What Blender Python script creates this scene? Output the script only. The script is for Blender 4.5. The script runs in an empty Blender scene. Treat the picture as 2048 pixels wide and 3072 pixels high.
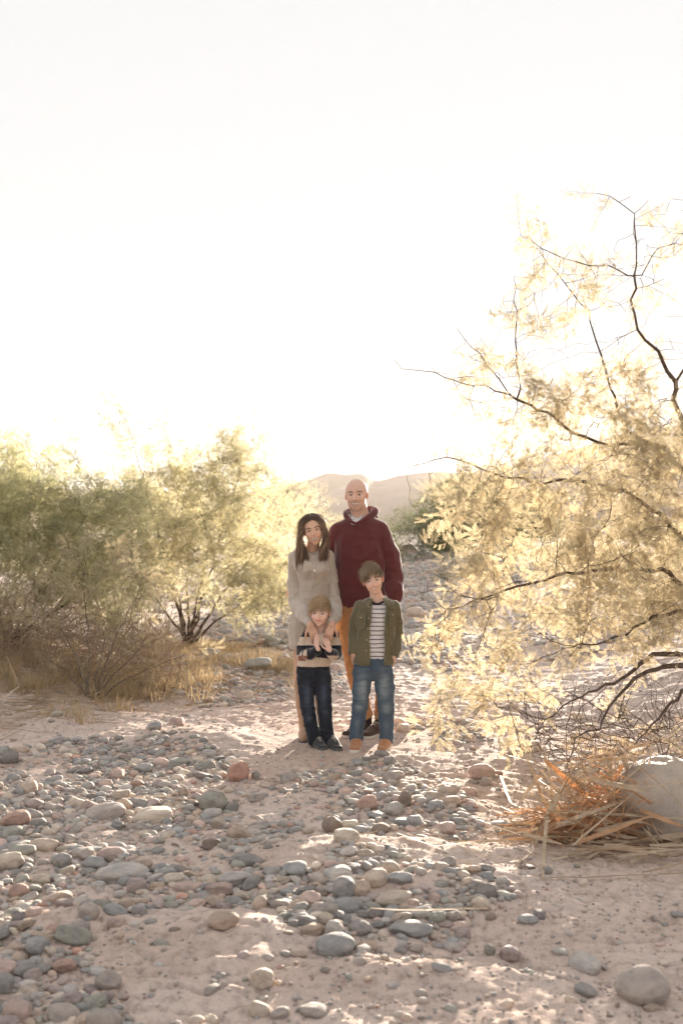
import bpy, math, random
import numpy as np
from mathutils import Vector, Matrix

scene = bpy.context.scene
COL = scene.collection
# ------------------------------------------------------------------ camera
F_PX, CX, CY, CAMZ = 3000.0, 1024.0, 1570.0, 1.52      # focal length in photo pixels, principal column, horizon row, eye height
cam_d = bpy.data.cameras.new('camera'); cam = bpy.data.objects.new('camera', cam_d); COL.objects.link(cam)
cam.location = (0, 0, CAMZ); cam.rotation_euler = (math.radians(90), 0, 0)
cam_d.sensor_fit = 'VERTICAL'; cam_d.sensor_height = 36.0; cam_d.sensor_width = 24.0
cam_d.lens = 36.0 * F_PX / 3072.0
cam_d.shift_y = (1570.0 - 1536.0) / 3072.0
cam_d.clip_start = 0.1; cam_d.clip_end = 6000
cam_d.dof.use_dof = True; cam_d.dof.focus_distance = 7.0; cam_d.dof.aperture_fstop = 3.2
scene.camera = cam
scene.view_settings.view_transform = 'Standard'; scene.view_settings.look = 'None'
scene.view_settings.gamma = 1.0; scene.view_settings.exposure = 2.27
scene.view_settings.use_curve_mapping = False
# ------------------------------------------------------------------ sun and sky
SUN_AZ, SUN_EL = math.radians(13.2), math.radians(6.4)      # right of the view axis, above the horizon
SUNV = Vector((math.sin(SUN_AZ) * math.cos(SUN_EL), math.cos(SUN_AZ) * math.cos(SUN_EL), math.sin(SUN_EL)))
sun_d = bpy.data.lights.new('sun', 'SUN'); sun = bpy.data.objects.new('sun', sun_d); COL.objects.link(sun)
sun.rotation_euler = SUNV.to_track_quat('Z', 'Y').to_euler()
sun_d.energy = 5.0; sun_d.angle = math.radians(0.6); sun_d.color = (1.0, 0.87, 0.72)
world = bpy.data.worlds.new('World'); scene.world = world; world.use_nodes = True
nt = world.node_tree; nt.nodes.clear()
wo = nt.nodes.new('ShaderNodeOutputWorld'); bg = nt.nodes.new('ShaderNodeBackground')
sky = nt.nodes.new('ShaderNodeTexSky'); sky.sky_type = 'NISHITA'; sky.sun_disc = False
sky.sun_elevation = SUN_EL; sky.sun_rotation = SUN_AZ; sky.dust_density = 1.0; sky.air_density = 1.0; sky.ozone_density = 1.0
hs = nt.nodes.new('ShaderNodeHueSaturation'); hs.inputs['Saturation'].default_value = 0.0
mx = nt.nodes.new('ShaderNodeMix'); mx.data_type = 'RGBA'; mx.inputs[0].default_value = 0.9945
mx.inputs[7].default_value = (1.66, 1.68, 1.72, 1)            # thin high haze that whitens the whole dome
bg.inputs['Strength'].default_value = 0.105
nt.links.new(sky.outputs[0], hs.inputs['Color']); nt.links.new(hs.outputs[0], mx.inputs[6])
nt.links.new(mx.outputs[2], bg.inputs['Color']); nt.links.new(bg.outputs[0], wo.inputs['Surface'])
scene.cycles.max_bounces = 10; scene.cycles.diffuse_bounces = 6; scene.cycles.transmission_bounces = 6
scene.cycles.transparent_max_bounces = 8; scene.cycles.volume_bounces = 0; scene.cycles.glossy_bounces = 2
scene.cycles.use_denoising = True; scene.cycles.sample_clamp_indirect = 4.0

# ------------------------------------------------------------------ helpers
def W(px, py, Y):                      # measured photo position at a chosen distance -> place in the world
    return np.array([(px - CX) / F_PX * Y, Y, CAMZ - (py - CY) / F_PX * Y])
def ground_at(px, py, z=0.0):
    Y = (CAMZ - z) * F_PX / (py - CY); return ((px - CX) / F_PX * Y, Y)

def _hash(i, j, k, s):
    n = (i.astype(np.int64) * 374761393 + j.astype(np.int64) * 668265263 + k.astype(np.int64) * 2147483647 + s * 1274126177) & 0xFFFFFFFF
    n = ((n ^ (n >> 13)) * 1274126177) & 0xFFFFFFFF
    n = ((n ^ (n >> 16)) * 2246822519) & 0xFFFFFFFF
    return (n ^ (n >> 15)).astype(np.float64) / 4294967295.0
def noise2(x, y, s=0):
    xi = np.floor(x); yi = np.floor(y); fx = x - xi; fy = y - yi
    fx = fx * fx * (3 - 2 * fx); fy = fy * fy * (3 - 2 * fy); z = np.zeros_like(xi)
    a = _hash(xi, yi, z, s); b = _hash(xi + 1, yi, z, s); c = _hash(xi, yi + 1, z, s); d = _hash(xi + 1, yi + 1, z, s)
    return (a + (b - a) * fx) * (1 - fy) + (c + (d - c) * fx) * fy - 0.5
def noise3(x, y, z, s=0):
    xi = np.floor(x); yi = np.floor(y); zi = np.floor(z); fx = x - xi; fy = y - yi; fz = z - zi
    fx = fx * fx * (3 - 2 * fx); fy = fy * fy * (3 - 2 * fy); fz = fz * fz * (3 - 2 * fz)
    r = 0
    for dz, wz in ((0, 1 - fz), (1, fz)):
        a = _hash(xi, yi, zi + dz, s); b = _hash(xi + 1, yi, zi + dz, s); c = _hash(xi, yi + 1, zi + dz, s); d = _hash(xi + 1, yi + 1, zi + dz, s)
        r = r + wz * ((a + (b - a) * fx) * (1 - fy) + (c + (d - c) * fx) * fy)
    return r - 0.5
def fbm2(x, y, s=0, o=4, g=0.5):
    r = 0; a = 1.0
    for i in range(o):
        r = r + a * noise2(x * 2 ** i + 17.3 * i, y * 2 ** i - 9.1 * i, s + i); a *= g
    return r
def fbm3(p, f, s=0, o=3, g=0.5):
    r = 0; a = 1.0
    for i in range(o):
        q = p * f * 2 ** i + 13.7 * i; r = r + a * noise3(q[:, 0], q[:, 1], q[:, 2], s + i); a *= g
    return r
def sstep(a, b, x):
    t = np.clip((x - a) / (b - a), 0, 1); return t * t * (3 - 2 * t)

def mesh_np(name, V, Fc, smooth=True, col=None, mat=None):
    """V (n,3), Fc (m,k) with k = 3 or 4"""
    me = bpy.data.meshes.new(name); V = np.asarray(V, np.float32); Fc = np.asarray(Fc, np.int32); k = Fc.shape[1]
    me.vertices.add(len(V)); me.vertices.foreach_set('co', V.ravel())
    me.loops.add(Fc.size); me.loops.foreach_set('vertex_index', Fc.ravel())
    me.polygons.add(len(Fc)); me.polygons.foreach_set('loop_start', np.arange(0, Fc.size, k, dtype=np.int32))
    me.polygons.foreach_set('use_smooth', np.full(len(Fc), smooth))
    me.update(calc_edges=True)
    if col is not None:
        at = me.color_attributes.new('tint', 'FLOAT_COLOR', 'POINT')
        c = np.ones((len(V), 4), np.float32); c[:, :3] = col; at.data.foreach_set('color', c.ravel())
    if mat is not None: me.materials.append(mat)
    return me
def link(name, me, parent=None, loc=None):
    o = bpy.data.objects.new(name, me); COL.objects.link(o)
    if loc is not None: o.location = loc
    if parent is not None: o.parent = parent
    return o
def tag(o, label=None, cat=None, group=None, kind=None):
    if label: o['label'] = label
    if cat: o['category'] = cat
    if group: o['group'] = group
    if kind: o['kind'] = kind
    return o
def empty(name, loc=(0, 0, 0)):
    o = bpy.data.objects.new(name, None); COL.objects.link(o); o.location = loc; o.empty_display_size = 0.1; return o

def tubes_np(paths, radii, sides=4, cols=None):
    """many polylines -> one vertex/quad array.  paths: list of (n,3); radii: list of (n,)"""
    Vs, Fs, Cs, off = [], [], [], 0
    ang = np.linspace(0, 2 * np.pi, sides, endpoint=False)
    for q, (P, R) in enumerate(zip(paths, radii)):
        P = np.asarray(P, float); n = len(P)
        if n < 2: continue
        T = np.gradient(P, axis=0); T /= np.linalg.norm(T, axis=1)[:, None] + 1e-9
        up = np.array([0, 0, 1.0]) if abs(T[:, 2]).mean() < 0.8 else np.array([1.0, 0, 0])
        A = np.cross(T, up); A /= np.linalg.norm(A, axis=1)[:, None] + 1e-9; B = np.cross(T, A)
        ring = P[:, None, :] + np.asarray(R)[:, None, None] * (np.cos(ang)[None, :, None] * A[:, None, :] + np.sin(ang)[None, :, None] * B[:, None, :])
        Vs.append(ring.reshape(-1, 3))
        i = np.arange(n - 1)[:, None] * sides; j = np.arange(sides)[None, :]; j2 = (j + 1) % sides
        Fs.append(np.stack([i + j, i + j2, i + sides + j2, i + sides + j], -1).reshape(-1, 4) + off)
        if cols is not None: Cs.append(np.repeat(cols[q], sides, 0) if np.ndim(cols[q]) == 2 else np.tile(cols[q], (n * sides, 1)))
        off += n * sides
    return np.concatenate(Vs), np.concatenate(Fs), (np.concatenate(Cs) if cols is not None else None)

# ------------------------------------------------------------------ materials
def new_mat(name):
    m = bpy.data.materials.new(name); m.use_nodes = True; t = m.node_tree; t.nodes.clear()
    out = t.nodes.new('ShaderNodeOutputMaterial'); return m, t, out
def N(t, typ, **kw):
    n = t.nodes.new(typ)
    for k, v in kw.items():
        if k.startswith('i_'): n.inputs[k[2:]].default_value = v
        else: setattr(n, k, v)
    return n
def ramp(t, fac, stops):
    r = t.nodes.new('ShaderNodeValToRGB'); e = r.color_ramp.elements
    while len(e) > 1: e.remove(e[-1])
    e[0].position = stops[0][0]; e[0].color = (*stops[0][1], 1)
    for p, c in stops[1:]:
        n = e.new(p); n.color = (*c, 1)
    t.links.new(fac, r.inputs[0]); return r
def noise_node(t, coord, scale, detail=4, rough=0.55):
    n = N(t, 'ShaderNodeTexNoise'); n.inputs['Scale'].default_value = scale; n.inputs['Detail'].default_value = detail
    n.inputs['Roughness'].default_value = rough; t.links.new(coord, n.inputs['Vector']); return n
def mixc(t, a, b, fac, mode='MIX'):
    m = N(t, 'ShaderNodeMix', data_type='RGBA', blend_type=mode)
    for s, v in ((6, a), (7, b), (0, fac)):
        if isinstance(v, (tuple, float, int)):
            m.inputs[s].default_value = (*v, 1) if isinstance(v, tuple) else v
        else: t.links.new(v, m.inputs[s])
    return m.outputs[2]
def bump(t, h, strength, dist=0.01, normal=None):
    b = N(t, 'ShaderNodeBump'); b.inputs['Strength'].default_value = strength; b.inputs['Distance'].default_value = dist
    t.links.new(h, b.inputs['Height'])
    if normal is not None: t.links.new(normal, b.inputs['Normal'])
    return b.outputs[0]

def mat_sand():
    m, t, out = new_mat('sandy_silt'); L = t.links.new
    tc = N(t, 'ShaderNodeTexCoord').outputs['Object']
    p = N(t, 'ShaderNodeBsdfPrincipled'); p.inputs['Roughness'].default_value = 0.95; p.inputs['Specular IOR Level'].default_value = 0.15
    n1 = noise_node(t, tc, 1.3, 6); n2 = noise_node(t, tc, 24, 8, 0.65); n3 = noise_node(t, tc, 260, 4, 0.7)
    c1 = ramp(t, n1.outputs[0], [(0.3, (0.55, 0.42, 0.35)), (0.55, (0.65, 0.52, 0.45)), (0.75, (0.63, 0.54, 0.48))]).outputs[0]
    c2 = ramp(t, n2.outputs[0], [(0.32, (0.62, 0.60, 0.58)), (0.5, (0.95, 0.95, 0.95)), (0.7, (1.08, 1.06, 1.04))]).outputs[0]
    c3 = ramp(t, n3.outputs[0], [(0.3, (0.62, 0.62, 0.62)), (0.5, (1.0, 1.0, 1.0)), (0.72, (1.15, 1.14, 1.12))]).outputs[0]
    c = mixc(t, mixc(t, c1, c2, 1.0, 'MULTIPLY'), c3, 0.8, 'MULTIPLY')
    L(c, p.inputs['Base Color'])
    nb = bump(t, n3.outputs[0], 0.5, 0.004); nb = bump(t, n2.outputs[0], 0.7, 0.02, nb)
    v = N(t, 'ShaderNodeTexVoronoi'); v.inputs['Scale'].default_value = 90; L(tc, v.inputs['Vector'])
    nb = bump(t, v.outputs['Distance'], 0.3, 0.004, nb)
    L(nb, p.inputs['Normal']); L(p.outputs[0], out.inputs[0]); return m
def mat_stone(use_attr):
    m, t, out = new_mat('river_stone' if not use_attr else 'river_gravel'); L = t.links.new
    p = N(t, 'ShaderNodeBsdfPrincipled'); p.inputs['Roughness'].default_value = 0.72; p.inputs['Specular IOR Level'].default_value = 0.3
    if use_attr: col = N(t, 'ShaderNodeAttribute', attribute_name='tint').outputs['Color']; tc = N(t, 'ShaderNodeTexCoord').outputs['Object']; k = 14
    else:
        oi = N(t, 'ShaderNodeObjectInfo'); col = oi.outputs['Color']
        tcn = N(t, 'ShaderNodeTexCoord'); ad = N(t, 'ShaderNodeVectorMath', operation='ADD'); L(tcn.outputs['Object'], ad.inputs[0])
        ml = N(t, 'ShaderNodeVectorMath', operation='SCALE'); ml.inputs[0].default_value = (37, 11, 53); L(oi.outputs['Random'], ml.inputs['Scale']); L(ml.outputs[0], ad.inputs[1])
        tc = ad.outputs[0]; k = 1.6
    n1 = noise_node(t, tc, k, 5, 0.6); n2 = noise_node(t, tc, k * 14, 5, 0.75)
    c1 = ramp(t, n1.outputs[0], [(0.3, (0.72, 0.72, 0.73)), (0.5, (1, 0.99, 0.97)), (0.68, (1.22, 1.18, 1.12))]).outputs[0]
    c2 = ramp(t, n2.outputs[0], [(0.3, (0.55, 0.55, 0.55)), (0.45, (0.97, 0.97, 0.97)), (0.62, (1.05, 1.04, 1.02)), (0.72, (1.5, 1.45, 1.35))]).outputs[0]
    c = mixc(t, mixc(t, col, c1, 0.9, 'MULTIPLY'), c2, 0.55, 'MULTIPLY')
    # dust on the upward faces
    L(c, p.inputs['Base Color'])
    L(bump(t, n2.outputs[0], 0.6, 0.008, bump(t, n1.outputs[0], 0.5, 0.05)), p.inputs['Normal']); L(p.outputs[0], out.inputs[0]); return m
def mat_leaf(name, dcol, tcol, var=0.25):
    m, t, out = new_mat(name); L = t.links.new
    oi = N(t, 'ShaderNodeObjectInfo')
    hv = N(t, 'ShaderNodeHueSaturation')
    r = ramp(t, oi.outputs['Random'], [(0, tuple(c * (1 - var) for c in (1.0, 1.0, 1.0))), (0.5, (1, 1, 1)), (1, (1 + var * 1.1, 1 + var * 0.8, 1 + var * 0.5))]).outputs[0]
    d = N(t, 'ShaderNodeBsdfDiffuse'); tr = N(t, 'ShaderNodeBsdfTranslucent')
    L(mixc(t, dcol, r, 1.0, 'MULTIPLY'), d.inputs['Color']); L(mixc(t, tcol, r, 1.0, 'MULTIPLY'), tr.inputs['Color'])
    mx = N(t, 'ShaderNodeMixShader'); mx.inputs[0].default_value = 0.62
    L(d.outputs[0], mx.inputs[1]); L(tr.outputs[0], mx.inputs[2]); L(mx.outputs[0], out.inputs[0]); return m
def mat_bark(name, a, b, scale=30):
    m, t, out = new_mat(name); L = t.links.new
    tc = N(t, 'ShaderNodeTexCoord').outputs['Object']
    p = N(t, 'ShaderNodeBsdfPrincipled'); p.inputs['Roughness'].default_value = 0.9; p.inputs['Specular IOR Level'].default_value = 0.2
    n = noise_node(t, tc, scale, 6, 0.7); L(ramp(t, n.outputs[0], [(0.3, a), (0.7, b)]).outputs[0], p.inputs['Base Color'])
    L(bump(t, n.outputs[0], 0.8, 0.01), p.inputs['Normal']); L(p.outputs[0], out.inputs[0]); return m
def mat_straw(name, a, b, trans=0.35):
    m, t, out = new_mat(name); L = t.links.new
    tc = N(t, 'ShaderNodeTexCoord').outputs['Object']; n = noise_node(t, tc, 9, 5, 0.7)
    c = ramp(t, n.outputs[0], [(0.3, a), (0.7, b)]).outputs[0]
    p = N(t, 'ShaderNodeBsdfPrincipled'); p.inputs['Roughness'].default_value = 0.7; L(c, p.inputs['Base Color'])
    tr = N(t, 'ShaderNodeBsdfTranslucent'); L(c, tr.inputs['Color'])
    mx = N(t, 'ShaderNodeMixShader'); mx.inputs[0].default_value = trans
    L(p.outputs[0], mx.inputs[1]); L(tr.outputs[0], mx.inputs[2]); L(mx.outputs[0], out.inputs[0]); return m
M_SAND = mat_sand(); M_STONE = mat_stone(False); M_GRAVEL = mat_stone(True)
M_LEAF = mat_leaf('mesquite_leaf_near', (0.34, 0.315, 0.225), (0.58, 0.49, 0.32))
M_LEAF2 = mat_leaf('mesquite_leaf_far', (0.34, 0.335, 0.215), (0.60, 0.55, 0.35))
M_LEAFG = mat_leaf('green_leaf', (0.31, 0.315, 0.19), (0.58, 0.56, 0.33))
M_LEAF3 = mat_leaf('dark_leaf', (0.06, 0.075, 0.03), (0.12, 0.14, 0.05))
M_BARK = mat_bark('dark_bark', (0.055, 0.038, 0.030), (0.17, 0.12, 0.09))
M_BARK2 = mat_bark('grey_bark', (0.08, 0.06, 0.045), (0.20, 0.16, 0.12))
M_STRAW = mat_straw('dry_reed', (0.46, 0.34, 0.22), (0.72, 0.60, 0.45))
M_STRAW2 = mat_straw('dry_grass', (0.34, 0.24, 0.13), (0.60, 0.46, 0.28), 0.5)

# ------------------------------------------------------------------ the ground
def axis(lo, dense_lo, dense_hi, hi, step, grow, stepfn=None):
    a = [dense_lo]
    while a[-1] < dense_hi: a.append(a[-1] + (stepfn(a[-1]) if stepfn else step))
    s = a[-1] - a[-2]
    while a[-1] < hi: s *= grow; a.append(a[-1] + s)
    b = [dense_lo]; s = step
    while b[-1] > lo: s *= grow; b.append(b[-1] - s)
    return np.array(b[::-1][:-1] + a)
def inpoly(px, py, poly):
    r = np.zeros(np.shape(px), bool); n = len(poly)
    for i in range(n):
        x1, y1 = poly[i]; x2, y2 = poly[(i + 1) % n]
        c = ((y1 > py) != (y2 > py)) & (px < (x2 - x1) * (py - y1) / (y2 - y1 + 1e-9) + x1); r ^= c
    return r
def gauss_at(x, y, px, py, wx, wy):     # a soft mound where the photograph shows one
    gx, gy = ground_at(px, py); return np.exp(-((x - gx) / wx) ** 2 - ((y - gy) / wy) ** 2)
def height(x, y, micro=True):
    x = np.asarray(x, float); y = np.asarray(y, float)
    near = 1 - sstep(18, 40, y)
    z = 0.085 * fbm2(x * 0.55 + 3.1, y * 0.55, 5, 3) * near
    z += 0.30 * sstep(-1.5, -3.6, x + 0.12 * (y - 9)) * sstep(7.0, 9.0, y)                   # bank under the left trees
    z += 0.22 * sstep(1.9, 3.6, x) * sstep(5.0, 7.0, y)
    z += 0.07 * gauss_at(x, y, 560, 2225, 0.9, 0.35) + 0.06 * gauss_at(x, y, 860, 2260, 0.5, 0.35)
    z += 0.06 * gauss_at(x, y, 170, 2790, 0.16, 0.2) + 0.05 * gauss_at(x, y, 620, 2830, 0.5, 0.22) + 0.05 * gauss_at(x, y, 1150, 2930, 0.4, 0.12)
    z += 0.05 * gauss_at(x, y, 950, 2590, 0.3, 0.22) + 0.05 * gauss_at(x, y, 1250, 2560, 0.5, 0.14) + 0.05 * gauss_at(x, y, 1110, 2400, 0.6, 0.35)
    z += 0.04 * gauss_at(x, y, 1180, 2670, 0.45, 0.25) - 0.04 * gauss_at(x, y, 1500, 2900, 0.8, 0.3)
    z -= 0.03 * gauss_at(x, y, 1020, 2290, 0.35, 0.2)
    z += 2.5 * sstep(30, 110, np.abs(x + 2) - 0.10 * y) + 1.2 * sstep(60, 200, y) * sstep(6, 40, np.abs(x - 5))
    fam = np.exp(-(((x - 0.10) / 0.75) ** 4) - (((y - 6.95) / 0.5) ** 4)); z = z * (1 - fam)
    if micro:
        near = near * (1 - 0.75 * fam)
        n1 = fbm2(x * 3.2, y * 3.6, 21, 3); z += near * 0.030 * np.abs(n1)
        n2 = fbm2(x * 11, y * 13, 31, 3, 0.6); z += near * 0.020 * n2
        n3 = noise2(x * 42, y * 46, 41); z += near * 0.006 * n3
        r = np.abs(noise2(x * 5 + 0.6 * n2, y * 7, 51)); z -= near * 0.020 * (1 - sstep(0.0, 0.05, r)) * sstep(-0.05, 0.15, noise2(x * 1.1, y * 1.1, 57))
    return z
xs = axis(-1600, -2.7, 2.7, 1600, 0.0155, 1.055)
ys = axis(-200, 2.7, 13.5, 2200, 0.02, 1.05, lambda v: 0.0036 * v)
GX, GY = np.meshgrid(xs, ys); GZ = height(GX, GY)
nx, ny = len(xs), len(ys)
idx = np.arange(nx * ny).reshape(ny, nx)
gf = np.stack([idx[:-1, :-1], idx[:-1, 1:], idx[1:, 1:], idx[1:, :-1]], -1).reshape(-1, 4)
ground = link('ground', mesh_np('ground', np.stack([GX.ravel(), GY.ravel(), GZ.ravel()], 1), gf, True, None, M_SAND))
tag(ground, kind='structure', label='dry sandy wash floor of pinkish silt with low mounds')
def HZ(x, y): return float(height(np.array([x]), np.array([y]))[0])

# ------------------------------------------------------------------ hills
RIDGE = [(-2600, 1460), (-1200, 1430), (-300, 1455), (200, 1470), (640, 1490), (800, 1465), (900, 1452), (943, 1440), (966, 1430), (985, 1425), (1010, 1426), (1035, 1431), (1081, 1425),
         (1100, 1430), (1120, 1442), (1140, 1445), (1160, 1440), (1190, 1429), (1260, 1420), (1340, 1416), (1480, 1405), (1600, 1375), (1720, 1345), (1800, 1325), (1880, 1300),
         (1960, 1285), (2048, 1275), (2300, 1280), (2900, 1310), (3800, 1330), (5200, 1400)]
def mat_hill():
    m, t, out = new_mat('hill_rock'); L = t.links.new
    tc = N(t, 'ShaderNodeTexCoord').outputs['Object']; n = noise_node(t, tc, 0.06, 8, 0.7)
    p = N(t, 'ShaderNodeBsdfPrincipled'); p.inputs['Roughness'].default_value = 1.0
    L(ramp(t, n.outputs[0], [(0.3, (0.16, 0.11, 0.085)), (0.7, (0.30, 0.21, 0.16))]).outputs[0], p.inputs['Base Color']); L(p.outputs[0], out.inputs[0]); return m
rp = np.array(RIDGE, float); ax_ = np.linspace(rp[0, 0], rp[-1, 0], 700); ry_ = np.interp(ax_, rp[:, 0], rp[:, 1])
rr = np.linspace(165, 380, 60); A, R = np.meshgrid(ax_, rr); RYY = np.tile(ry_, (60, 1))
Xh = (A - CX) / F_PX * R; prof = np.clip(1 - np.abs((R - 260) / np.where(R < 260, 95, 110)), 0, 1) ** 0.8
zt = CAMZ + (CY - RYY) / F_PX * 260
nh = fbm2(Xh * 0.02, R * 0.02, 77, 5); Zh = zt * prof * (1 + 0.35 * nh * (1 - prof ** 6)) + 1.2 * noise2(Xh * 0.12, R * 0.05, 5) * prof - 3 * (1 - sstep(0, 0.1, prof))
ih = np.arange(A.size).reshape(A.shape); hf = np.stack([ih[:-1, :-1], ih[:-1, 1:], ih[1:, 1:], ih[1:, :-1]], -1).reshape(-1, 4)
hills = link('hills', mesh_np('hills', np.stack([Xh.ravel(), R.ravel(), Zh.ravel()], 1), hf, True, None, mat_hill()))
tag(hills, kind='structure', label='low bare desert hills fading in the haze')
DENS = 3.0
# ------------------------------------------------------------------ leaf sprays (source meshes for the crowns)
def leaf_mesh(rs, base, d, side, n=11, L=0.075, lw=0.0032, ll=0.0115):
    """one bipinnate leaf: short stalk and two drooping pinnae of paired leaflets"""
    V, F = [], []
    d = d / np.linalg.norm(d)
    for s in (-1, 1):
        dd = d * 0.85 + side * 0.55 * s + rs.normal(0, 0.08, 3); dd /= np.linalg.norm(dd)
        p = base + d * 0.012; nrm = np.cross(dd, np.array([0, 0, 1.0])); nrm /= np.linalg.norm(nrm) + 1e-6
        Lp = L * rs.uniform(0.75, 1.15)
        for k in range(n):
            q = p + dd * Lp * (k + 1) / n + np.array([0, 0, -0.35 * Lp * ((k + 1) / n) ** 2])
            l = ll * (0.65 + 0.35 * math.sin(math.pi * (k + 0.7) / n))
            for sd in (-1, 1):
                w = nrm * sd + dd * 0.35 + np.array([0, 0, rs.uniform(-0.35, 0.25)]); w /= np.linalg.norm(w)
                u = np.cross(w, np.cross(nrm, dd)); u /= np.linalg.norm(u) + 1e-6
                i = len(V); V += [q, q + w * l * 0.5 + dd * lw * 0.5, q + w * l, q + w * l * 0.5 - dd * lw * 0.5]; F.append([i, i + 1, i + 2, i + 3])
    return V, F
def make_spray(seed, length, nleaf, mat, barkm, n=11, L=0.075, lw=0.0032, ll=0.0115, tw=0.0014):
    rs = np.random.RandomState(seed); V, F = [], []; P = [np.zeros(3)]; d = np.array([1.0, 0, 0.1])
    for k in range(nleaf):
        d = d + rs.normal(0, 0.16, 3) * np.array([1, 1, 0.8]); d[0] = abs(d[0]) + .3; d /= np.linalg.norm(d); P.append(P[-1] + d * length / nleaf)
    P = np.array(P)
    tv, tf, _ = tubes_np([P], [np.linspace(tw, tw * 0.45, len(P))], 3)
    V = list(tv); F = list(tf.tolist()); nt_ = len(F)
    for k in range(1, len(P)):
        for rep in range(2 if rs.rand() < 0.6 else 1):
            a = rs.uniform(0, 2 * np.pi); dv = np.array([0.45, math.cos(a), math.sin(a) * 0.8 - 0.25]); dv /= np.linalg.norm(dv)
            sv = np.cross(dv, rs.normal(0, 1, 3)); sv /= np.linalg.norm(sv)
            v, f = leaf_mesh(rs, P[k], dv, sv, n, L, lw, ll); o = len(V); V += v; F += [[i + o for i in q] for q in f]
    me = mesh_np('leaf_spray', np.array(V), np.array(F), False)
    me.materials.append(mat); me.materials.append(barkm)
    mi = np.zeros(len(F), np.int32); mi[:nt_] = 1; me.polygons.foreach_set('material_index', mi)
    return me
def gn_instancer(name, src_meshes):
    """geometry nodes: put one of the source meshes on every point, turned and sized by the point's attributes"""
    g = bpy.data.node_groups.new(name, 'GeometryNodeTree')
    g.interface.new_socket('Geometry', in_out='INPUT', socket_type='NodeSocketGeometry'); g.interface.new_socket('Geometry', in_out='OUTPUT', socket_type='NodeSocketGeometry')
    gi = g.nodes.new('NodeGroupInput'); go = g.nodes.new('NodeGroupOutput')
    inst = g.nodes.new('GeometryNodeInstanceOnPoints'); g2i = g.nodes.new('GeometryNodeGeometryToInstance')
    for me in src_meshes:
        o = bpy.data.objects.new('leaf_source', me); oi = g.nodes.new('GeometryNodeObjectInfo'); oi.inputs['Object'].default_value = o
        oi.inputs['As Instance'].default_value = False
        g.links.new(oi.outputs['Geometry'], g2i.inputs[0])
    def attr(nm, dt):
        a = g.nodes.new('GeometryNodeInputNamedAttribute'); a.data_type = dt; a.inputs['Name'].default_value = nm; return a.outputs['Attribute']
    e2r = g.nodes.new('FunctionNodeEulerToRotation')
    g.links.new(attr('rot', 'FLOAT_VECTOR'), e2r.inputs[0])
    inst.inputs['Pick Instance'].default_value = True
    g.links.new(gi.outputs[0], inst.inputs['Points']); g.links.new(g2i.outputs[0], inst.inputs['Instance'])
    g.links.new(attr('pick', 'INT'), inst.inputs['Instance Index'])
    g.links.new(e2r.outputs[0], inst.inputs['Rotation']); g.links.new(attr('size', 'FLOAT'), inst.inputs['Scale'])
    g.links.new(inst.outputs[0], go.inputs[0]); return g
def points_object(name, P, rot, size, pick, group, parent=None, mat=None):
    me = bpy.data.meshes.new(name); me.vertices.add(len(P)); me.vertices.foreach_set('co', np.asarray(P, np.float32).ravel())
    a = me.attributes.new('rot', 'FLOAT_VECTOR', 'POINT'); a.data.foreach_set('vector', np.asarray(rot, np.float32).ravel())
    a = me.attributes.new('size', 'FLOAT', 'POINT'); a.data.foreach_set('value', np.asarray(size, np.float32))
    a = me.attributes.new('pick', 'INT', 'POINT'); a.data.foreach_set('value', np.asarray(pick, np.int32))
    if mat: me.materials.append(mat)
    o = link(name, me, parent); md = o.modifiers.new('crown', 'NODES'); md.node_group = group; return o

NV = 5
SPR_NEAR = gn_instancer('near_sprays', [make_spray(100 + i, 0.20, 6, M_LEAF, M_BARK, 11, 0.072, 0.0044, 0.0125) for i in range(NV)])
SPR_MID = gn_instancer('mid_sprays', [make_spray(200 + i, 0.26, 7, M_LEAF2, M_BARK, 8, 0.085, 0.0064, 0.0145) for i in range(NV)])
SPR_GREEN = gn_instancer('green_sprays', [make_spray(250 + i, 0.26, 7, M_LEAFG, M_BARK, 8, 0.085, 0.0064, 0.0145) for i in range(NV)])
SPR_FAR = gn_instancer('far_sprays', [make_spray(300 + i, 0.45, 6, M_LEAF2, M_BARK, 4, 0.16, 0.011, 0.030, 0.003) for i in range(NV)])
SPR_DARK = gn_instancer('dark_sprays', [make_spray(400 + i, 0.50, 6, M_LEAF3, M_BARK, 4, 0.18, 0.014, 0.038, 0.004) for i in range(NV)])

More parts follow.
